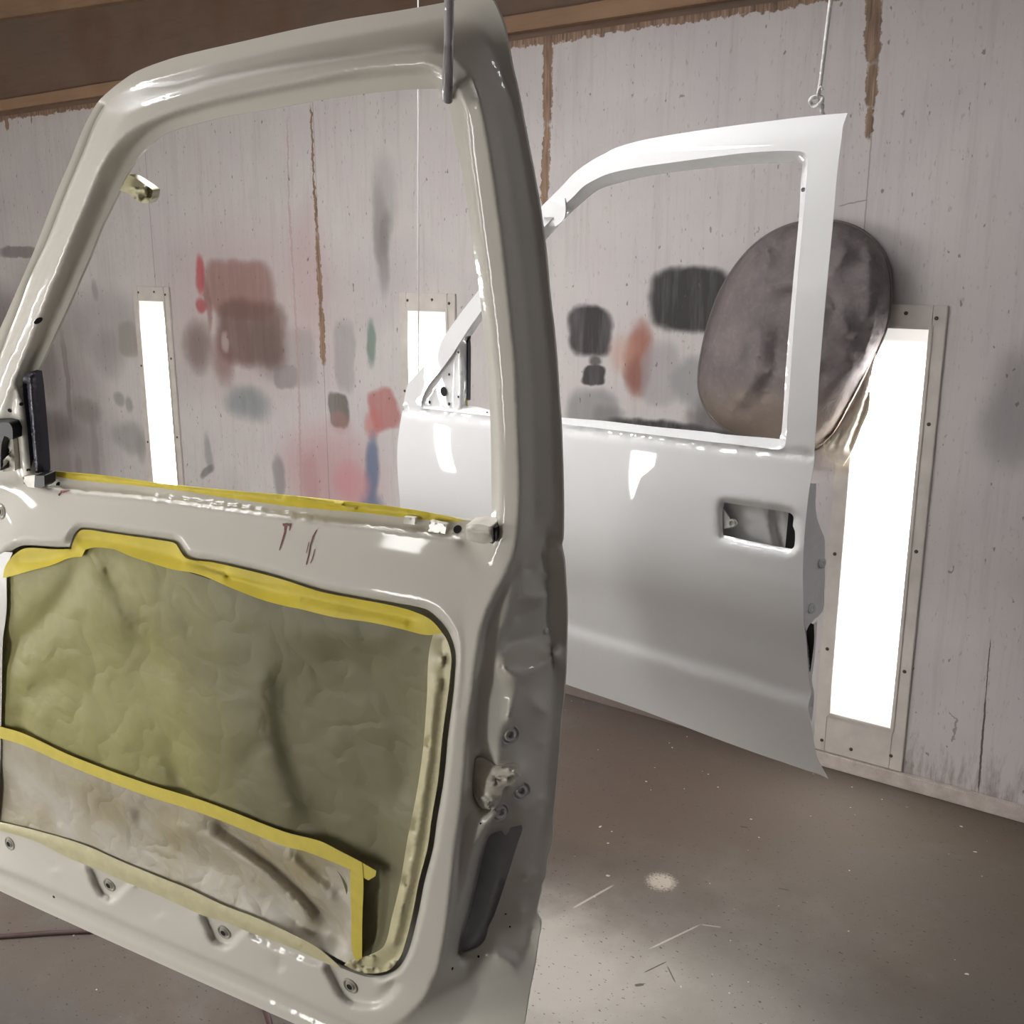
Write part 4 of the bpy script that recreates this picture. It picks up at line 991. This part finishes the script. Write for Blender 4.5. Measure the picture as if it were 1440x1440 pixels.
FWO = [(593, 574), (620, 577), (649, 580.5), (689, 585), (740, 591), (787.6, 596), (841, 602), (902, 609.5), (960, 616.5), (1000, 621.5), (1020, 623.5), (1070, 629.5), (1096, 632), (1103, 628), (1105.6, 614), (1107.5, 582.5), (1110, 551), (1112, 520), (1120, 410), (1130, 300), (1133.8, 257.5), (1135.6, 232.5), (1135.6, 222.5), (1132, 215.5), (1125, 213), (1109, 212), (1077, 213), (1040, 216),
       (960, 226.5), (913, 233), (885, 237.6), (857, 244), (838, 252), (821, 262), (807, 276), (792.8, 291), (793, 307), (781, 319), (778, 306), (763, 322), (735, 356), (700, 403), (671, 445.6), (660, 461), (649, 478), (638, 495.6), (622, 518), (604, 540), (596.7, 553), (592.5, 566)]
FWI = [(656.7, 570), (671, 572), (688, 576), (740, 581.5), (787.6, 587), (849, 592), (917.5, 600), (1000, 608), (1020, 611), (1080, 616), (1096, 617.5), (1099, 607.5), (1102, 570), (1105, 520), (1114, 410), (1124, 300), (1126, 257.5), (1128.5, 231), (1122, 226), (1110, 228), (1075, 229.5), (1040, 231.5),
       (960, 240), (913, 247), (878, 255), (843, 266), (822.5, 281), (798, 304), (768, 336), (735, 374), (700, 420), (675.6, 452), (666, 467), (661, 474), (657, 482), (656.7, 530)]
HOLE_ = [(1018, 706.5), (1040, 710), (1073, 715), (1111, 721.5), (1115.7, 727), (1115, 740), (1117.8, 747), (1117, 768), (1113, 772), (1068, 764), (1017, 752.5), (1016, 740), (1016, 720)]
HLIP = [(1015, 703), (1040, 706), (1073, 710.5), (1112, 717.5), (1119, 724), (1121, 740), (1120, 769), (1113, 777), (1101, 776), (1060, 768), (1015, 759), (1011, 754), (1010.5, 735), (1011, 711)]
fl_ = []
G = lambda d, pts: fl_.append(rows(pts, (1, d)))
inset = lambda P, k, c: [(c[0] + (x - c[0]) * k, c[1] + (y - c[1]) * k) for x, y in P]
G(0, [(567, 570), (616, 576), (688, 583.5), (788, 596.5), (841, 601.5), (902, 608.5), (1000, 620.5), (1040, 625), (1095, 629.5), (1144, 636)])
G(-.0055, [(566.5, 576), (616, 582), (688, 589.8), (788, 602.5), (841, 607.5), (902, 614.5), (1000, 627), (1040, 631), (1095, 635), (1143.5, 641.5)])
G(.001, [(566, 585), (616, 589), (688, 596.5), (788, 609), (841, 614), (902, 621), (1000, 633.5), (1095, 642), (1143, 648)])
G(0, HLIP + HLIP[:1])
G(.0025, [(1013, 700.5), (1040, 703), (1073, 707.5), (1114, 714), (1122, 722)]); G(.0025, [(1122, 772), (1114, 781), (1100, 780), (1060, 772), (1012, 763)])
fskin = build_sheet('outer_skin', FAR, M_FAR, fd, rows(FOUT, (1, 0)), [rows(FWO, (1, -.001)), rows(HOLE_, (1, -.009))], fl_, 4.6, 1, .0012, 1)
fskin['label'] = 'glossy white outer skin with a pressed body line'

# window flange standing back from the skin
WO2 = inset(FWO, 1.0, (0, 0))
fr_l = []
gl = lambda d, pts: fr_l.append(rows(pts, (1, d)))
gl(-.022, [(700, 591.5), (788, 598.5), (902, 611), (1000, 622), (1070, 628)]) if False else None
gl(-.016, [(690, 580), (740, 585.5), (788, 591), (849, 597), (917, 605), (1000, 614), (1075, 621.5), (1096, 623.5)])
gl(-.016, [(664, 478), (680, 456), (704, 423), (739, 377), (770, 338)]); gl(-.024, [(801, 301), (825, 278), (845, 263), (879, 252), (914, 243.5), (960, 236.5), (1040, 227.5), (1077, 225), (1112, 223)]); gl(-.020, [(1130, 262), (1127, 300), (1117, 410), (1108.5, 520), (1105, 572), (1101.5, 608)])
fwin = build_sheet('window_flange', FAR, M_FAR, fd, rows(FWO, (1, -.004)), [rows(FWI, (1, -.030))], fr_l + [
    rows([(600, 571), (598, 560), (604, 548), (622, 522), (640, 498), (641, 491)], (1, -.009)), rows([(641, 493), (641, 520), (640, 572)], (1, -.010)), rows([(646, 487), (646.5, 530), (646, 574)], (1, -.006)), rows([(650, 484), (651, 530), (651, 574)], (1, -.012)),
    rows([(598, 572), (620, 574.5), (640, 577), (690, 581)], (1, -.009))], 3, 1, .002)
fwin['label'] = 'white window flange and mirror corner plate'
o = build_sheet('division_bar', FAR, M_STEEL, fd, rows([(650, 480), (657, 474), (658, 490), (657.5, 563), (650, 563)], (1, -.028)), [], [rows([(654, 480), (654, 560)], (1, -.034))], 2.5, 0, .010); o['label'] = 'dark grey window division bar'
o = build_sheet('bar_cap', FAR, M_BLACK, fd, rows([(649, 480), (654, 474), (660.5, 472.5), (659, 480), (651, 485)], (1, -.026)), [], [], 2.5, 0, .004)
o = build_sheet('tape_scrap', FAR, M_TAPE2, fd, rows([(649, 562), (656, 560), (657.5, 570), (649, 571)], (1, -.026)), [], [], 3, 0, .001); o['label'] = 'scrap of yellow tape at the foot of the bar'
# back of the door
FBK = lambda P: [(575 + (x - 575) * .985 if x < 1100 else x - 6, y) for x, y in P]
back_lines = [rows([(640, 610), (850, 625), (1100, 655)], (-.1, 0)), rows([(620, 860), (850, 945), (1100, 1035)], (-.1, 0))]
BO = [(x + (9 if x < 620 else (-7 if x > 1110 else 0)), y + (6 if y < 560 else (-6 if y > 880 else 0))) for x, y in FOUT]
BI = inset(FWI, 1.0, (0, 0))
o = build_sheet('inner_panel', FAR, M_FAR, fd, rows(BO, (.2, 0)), [rows(BI, (.2, 0))], back_lines, 14, 1)
# rear jamb of the far door: skin edge to the shut line, running back into the door
JAMB = [(1139.3, 680), (1147, 680), (1146.6, 694), (1146, 708), (1148, 727), (1153, 743), (1158.8, 759), (1159, 791), (1159.4, 812), (1158.5, 832), (1157, 858), (1150, 867), (1142.8, 873), (1139, 880), (1149, 873), (1147, 895), (1145.6, 918), (1143, 940), (1141, 957), (1144, 975), (1143, 996), (1141, 1014), (1138, 1005), (1137, 992), (1140.5, 976), (1137.8, 956.7), (1134.9, 917.8), (1133, 892.5), (1130, 874), (1129.3, 840), (1129, 805), (1131, 757.8), (1134.4, 719)]
jv = lambda x, y: (x, y, 1, -.004 - max(0.0, (x - np.interp(y, [680, 719, 757, 805, 874, 917, 957, 975, 992, 1014], [1139.3, 1134.4, 1131, 1129, 1130, 1134.9, 1137.8, 1141, 1137, 1139])) * .0036))
o = build_sheet('rear_jamb', FAR, M_FAR, fd, [jv(*p) for p in JAMB], [], [[jv(1134, 760), jv(1151, 752)], [jv(1132, 775), jv(1157, 770)], [jv(1146, 838), jv(1155, 822), jv(1157, 836)]], 2.6, 1, .002); o['label'] = 'white rear jamb face'
bpy.context.view_layer.update()
o2 = build_sheet('jamb_slot', FAR, M_HOLE, fd, rows([(1135.5, 884), (1140, 876), (1144.5, 878), (1145, 900), (1143, 920), (1139, 948), (1137, 930), (1133.5, 893)], (1, -.012)), [], [], 3, 0)
for x, y in ((1154, 790.5), (1139.5, 854)):
    h = FAR.pt(x, y, 1, -.006 - (x - 1130) * .0036)
    put_lathe('latch_bolt', [(.010, -.001), (.010, .0012), (.008, .002), (.0075, .0008), (.006, .003), (.004, .0032), (.003, .002)], h + Vector((.004, -.004, 0)), Vector((.9, -.4, .05)).normalized(), M_FAR, fd, 14)
# pocket seen through the outside handle opening
PK = [(1006, 698), (1060, 702), (1126, 716), (1126, 782), (1060, 775), (1004, 762)]
o = build_sheet('handle_pocket', FAR, simple('inner_grey_paint', srgb(214, 214, 214), .35), fd, rows(PK, (1, -.036)), [], [rows([(1070, 706), (1082, 740), (1086, 772)], (1, -.022)), rows([(1088, 708), (1092, 740), (1102, 774)], (1, -.046)), rows([(1098, 712), (1101, 740), (1104, 770)], (1, -.03))], 4, 1); o['label'] = 'grey metal inside the handle opening'
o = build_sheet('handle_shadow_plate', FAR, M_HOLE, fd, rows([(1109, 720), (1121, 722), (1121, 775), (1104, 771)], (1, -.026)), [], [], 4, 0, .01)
o = build_sheet('handle_tab', FAR, M_FAR, fd, rows([(1014, 714), (1021, 722), (1026, 730), (1033, 730.5), (1037, 736), (1034, 741), (1027, 741.5), (1014, 745)], (1, -.013)), [], [], 3, 0, .002)
p = FAR.pt(1030, 736, 1, -.012); put_lathe('tab_ring', [(.0075, 0), (.007, .002), (.005, .002), (.0045, .0005), (.003, .0004)], p, -Vector(FAR.w) * -1, M_BOLT, fd, 16)
for x, y, r, d in ((605, 565.5, .0042, -.0085), (632.5, 568, .0040, -.009), (632.5, 526.5, .0032, -.009), (645.5, 495.5, .0028, -.005), (645.5, 558, .0030, -.005), (686, 580.5, .0030, -.012)):
    p = FAR.pt(x, y, 1, d); put_lathe('plate_hole', [(r, .0022), (r * .7, .002), (r * .2, .002)], p, Vector(FAR.w), M_HOLE, fd, 12)
p = FAR.pt(625, 550.5, 1, -.0085); put_lathe('plate_hole', [(.0115, .0022), (.009, .002), (.003, .002)], p, Vector(FAR.w), M_HOLE, fd, 18)
p = FAR.pt(1131, 267, 1, -.012); put_lathe('plate_hole', [(.004, .004), (.003, .003), (.001, .003)], p, Vector(FAR.w), M_DARKIN, fd, 12)
# bright joint cover on the pillar
o = build_sheet('pillar_clip', FAR, M_FAR, fd, rows([(770, 287), (779, 278), (794, 279), (794, 305), (782, 318), (778.5, 305), (764, 306)], (1, .0025)), [], [rows([(776, 280), (793, 291)], (1, .004))], 3, 1, .004)

# ------------------------------------------------------------------ what the doors hang from
tip = FAR.pt(1158, 160, .8, -.004); kn = FAR.pt(1150.5, 144, .8, -.004)
rt = thing('hanging_rope', tuple(tip), 'white knotted rope holding the rear top corner of the glossy white door', 'rope')
top = Vector((kn.x + .04, kn.y + .05, ZC)); up = FAR.pt(1168, 2, .8, -.004)
pts = spline([tip + Vector((.004, .012, -.012)), tip + Vector((-.004, .002, .004)), kn + Vector((.008, 0, -.006)), kn + Vector((0, 0, .004)), kn.lerp(up, .25), kn.lerp(up, .6), up, up + (up - kn) * ((ZC - up.z) / (up.z - kn.z))], 8)
V, F = tube_mesh(pts, .0034, 10); link_mesh('cord', V, F, M_ROPE, rt)
kp = []
for k in range(40):
    a = k / 39 * 2 * math.pi * 2.2
    kp.append(kn + Vector((math.cos(a) * .0105 - .002, math.sin(a * 2) * .004 - .004, math.sin(a) * .0075 - .001 + k * .0001)))
V, F = tube_mesh(kp, .0030, 8); link_mesh('knot', V, F, M_ROPE, rt)
V, F = tube_mesh(spline([kn + Vector((.001, -.003, .0)), kn + Vector((.0, -.004, .014)), kn + Vector((.004, -.003, .024)), kn + Vector((.007, -.002, .018))], 6), .0026, 8); link_mesh('loop', V, F, M_ROPE, rt)
a_ = FAR.pt(588.5, 526, .9, 0); b_ = FAR.pt(588, 2, .9, 0)
V, F = tube_mesh([a_ + Vector((0, .004, -.01)), a_, a_.lerp(b_, .5), b_, b_ + (b_ - a_) * ((ZC - b_.z) / (b_.z - a_.z))], .0016, 8)
tag(link_mesh('suspension_string', V, F, M_STRING), 'thin pale string hanging down in front of the middle light to the far door', 'string')
# wire hook through the window corner of the near door
hb = NEAR.pt(627, 137, .35, -.006); hu = NEAR.pt(631.5, 2, .35, -.09); hm = NEAR.pt(631, 60, .35, -.075); hl2 = NEAR.pt(627.5, 112, .35, -.045)
tail = NEAR.pt(641, 125, .5, .004); tail2 = NEAR.pt(650, 104, .9, .012)
hp = spline([hu + (hu - hm) * ((ZC - .012 - hu.z) / (hu.z - hm.z)), hu + (hu - hm) * .8, hu, hm, hl2, NEAR.pt(626.8, 131, .35, -.02), hb, NEAR.pt(632, 134, .4, .0), tail, tail2], 10)
V, F = tube_mesh(hp, .0042, 12)
tag(link_mesh('wire_hook', V, F, M_WIRE), 'thick grey wire hook through the window corner of the nearest door', 'hook')

# ------------------------------------------------------------------ grey cover hung on the wall
class WallPlane:
    w = np.array([0, -1.0, 0]); O = np.array([0, WALL_Y, 0])
    def place(self, xy, val):
        r = rays(np.asarray(xy, float)); off = np.asarray(val, float)[:, 1]
        t = (WALL_Y - off) / r[:, 1]
        return CAM + r * t[:, None]


WP = WallPlane()
def cover_mat():
    n = N('dusty_vinyl'); v = n.coord()
    a = n.noise(v, 7.0, 4, .6, .6); b = n.noise(v, 45.0, 3, .6); sep = n.new('ShaderNodeSeparateXYZ'); n.link(v, sep.inputs[0])
    c = n.ramp(a.outputs[0], [(.3, srgb(96, 89, 90)), (.5, srgb(112, 104, 104)), (.7, srgb(126, 117, 114))])
    z = n.math('ADD', sep.outputs[2], n.math('MULTIPLY', a.outputs[0], .25))
    k = n.math('MULTIPLY', n.mrange(z, .42, .20, 0, .85, True), n.mrange(sep.outputs[0], .36, .18, 0, 1, True))
    c = n.mix(k, c, srgb(140, 126, 114)); c = n.mix(n.mrange(b.outputs[0], .5, .75, 0, .25), c, srgb(150, 142, 136))
    n.set(Base_Color=c, Roughness=.68, Specular_IOR_Level=.25); n.bump(n.noise(v, 22.0, 4, .6, 1.0).outputs[0], .25, .015)
    return n.m


cv = thing('hanging_cover', tuple(at_wall(1130, 640, .05)), 'dusty dark grey vinyl cover bulging on the wall behind the far door window', 'cover')
CO = [(1168, 311), (1192, 315), (1215, 326), (1235, 345), (1247, 368), (1252, 395), (1252, 430), (1246, 462), (1234, 492), (1216, 532), (1196, 570), (1176, 606), (1162, 622), (1146, 632), (1120, 632), (1080, 624), (1040, 612), (1016, 600), (996, 580), (984, 552), (983, 522), (988, 490), (996, 456), (1012, 412), (1036, 372), (1064, 342), (1096, 322), (1130, 312)]
cc = np.array([1122, 470])
clines = []
for k, dd in ((.96, .10), (.86, .145), (.66, .185), (.40, .205), (.12, .21)):
    P = [(cc[0] + (x - cc[0]) * k, cc[1] + (y - cc[1]) * k) for x, y in CO]
    clines.append(rows(P + P[:1], (0, dd)))
K = lambda d, pts: clines.append(rows(pts, (0, d)))
K(.165, [(1094, 332), (1066, 368), (1048, 410)]); K(.150, [(1044, 380), (1030, 420), (1022, 470)]); K(.225, [(1076, 400), (1100, 394), (1125, 392), (1160, 420), (1180, 444), (1196, 470)]); K(.19, [(1056, 440), (1064, 466), (1080, 474)])
K(.17, [(1096, 470), (1090, 520), (1072, 560), (1056, 592)]); K(.21, [(1070, 480), (1060, 530), (1040, 566)]); K(.14, [(1002, 500), (1010, 540), (1030, 580)])
K(.20, [(1080, 350), (1076, 380), (1070, 420), (1050, 470)]); K(.17, [(1062, 352), (1054, 392), (1040, 440)]); K(.235, [(1100, 400), (1130, 410), (1150, 440)]); K(.18, [(1150, 520), (1176, 530), (1200, 520)])
K(.16, [(1226, 352), (1236, 400), (1230, 450), (1216, 500)]); K(.19, [(1218, 350), (1226, 400), (1220, 450)]); K(.215, [(1172, 380), (1190, 350)]); K(.19, [(1166, 470), (1180, 500), (1200, 486)])
o = build_sheet('vinyl_shell', WP, cover_mat(), cv, rows(CO, (0, .02)), [], clines, 5, 3)
hem = densify([(x, y) for x, y in CO] , 8, True)
hv = WP.place(hem, np.array([(0, .024)] * len(hem)))
V, F = tube_mesh([Vector(p) for p in hv] + [Vector(hv[0])], .005, 8); hm_ = link_mesh('hem', V, F, simple('dark_hem', srgb(104, 96, 92), .6, bump=.3), cv)
M_CLOTH = simple('tan_lining', srgb(226, 216, 200), .85, var=.1, scale=30, bump=.3)
FLAP = [(1232, 496), (1224, 535), (1222, 575), (1212, 600), (1200, 630), (1186, 655), (1170, 648), (1160, 636), (1158, 624), (1176, 604), (1196, 569), (1216, 531)]
o = build_sheet('cloth_lining', WP, M_CLOTH, cv, rows(FLAP, (0, .045)), [], [rows([(1222, 530), (1206, 580), (1186, 630)], (0, .075)), rows([(1228, 525), (1216, 580), (1198, 626)], (0, .03)), rows([(1204, 565), (1184, 606), (1172, 640)], (0, .05)), rows([(1194, 580), (1180, 604), (1166, 628)], (0, .085))], 4, 1, .002); o['label'] = 'tan cloth lining hanging loose'

# ------------------------------------------------------------------ hose on the floor
hp = [at_floor(x, y, .006) for x, y in ((-420, 1352), (-200, 1330), (0, 1317), (80, 1311.5), (150, 1309), (215, 1313), (275, 1330), (330, 1362), (362, 1398), (375, 1424), (382, 1460), (384, 1520), (378, 1620))]
V, F = tube_mesh(spline(hp, 10), .0065, 10)
tag(link_mesh('air_hose', V, F, simple('dull_red_hose', srgb(66, 44, 42), .5, var=.2)), 'thin dark red hose curving over the concrete floor below the nearest door', 'hose')

# small fittings belong to the part they are fixed to
byname = lambda p, n: [o for o in p.children if o.name.split('.')[0] == n]
for root, kid, holder in ((nd, 'channel_plug', 'channel_end'), (nd, 'bar_foot', 'division_bar'), (nd, 'bar_bracket', 'division_bar'), (nd, 'mask_wrap', 'mirror_cap'), (fd, 'tab_ring', 'handle_tab'),
                          (fd, 'bar_cap', 'division_bar'), (fd, 'handle_shadow_plate', 'handle_pocket'), (fd, 'plate_hole', 'window_flange'), (fd, 'jamb_slot', 'rear_jamb'), (fd, 'latch_bolt', 'rear_jamb'),
                          (nd, 'panel_hole', 'inner_panel'), (nd, 'drain_hole', 'inner_panel'), (nd, 'paint_scrape', 'inner_panel'), (nd, 'latch_bolt', 'inner_panel'), (nd, 'pillar_plug', 'inner_panel')):
    h = byname(root, holder)
    for o in byname(root, kid):
        o.parent = h[0]
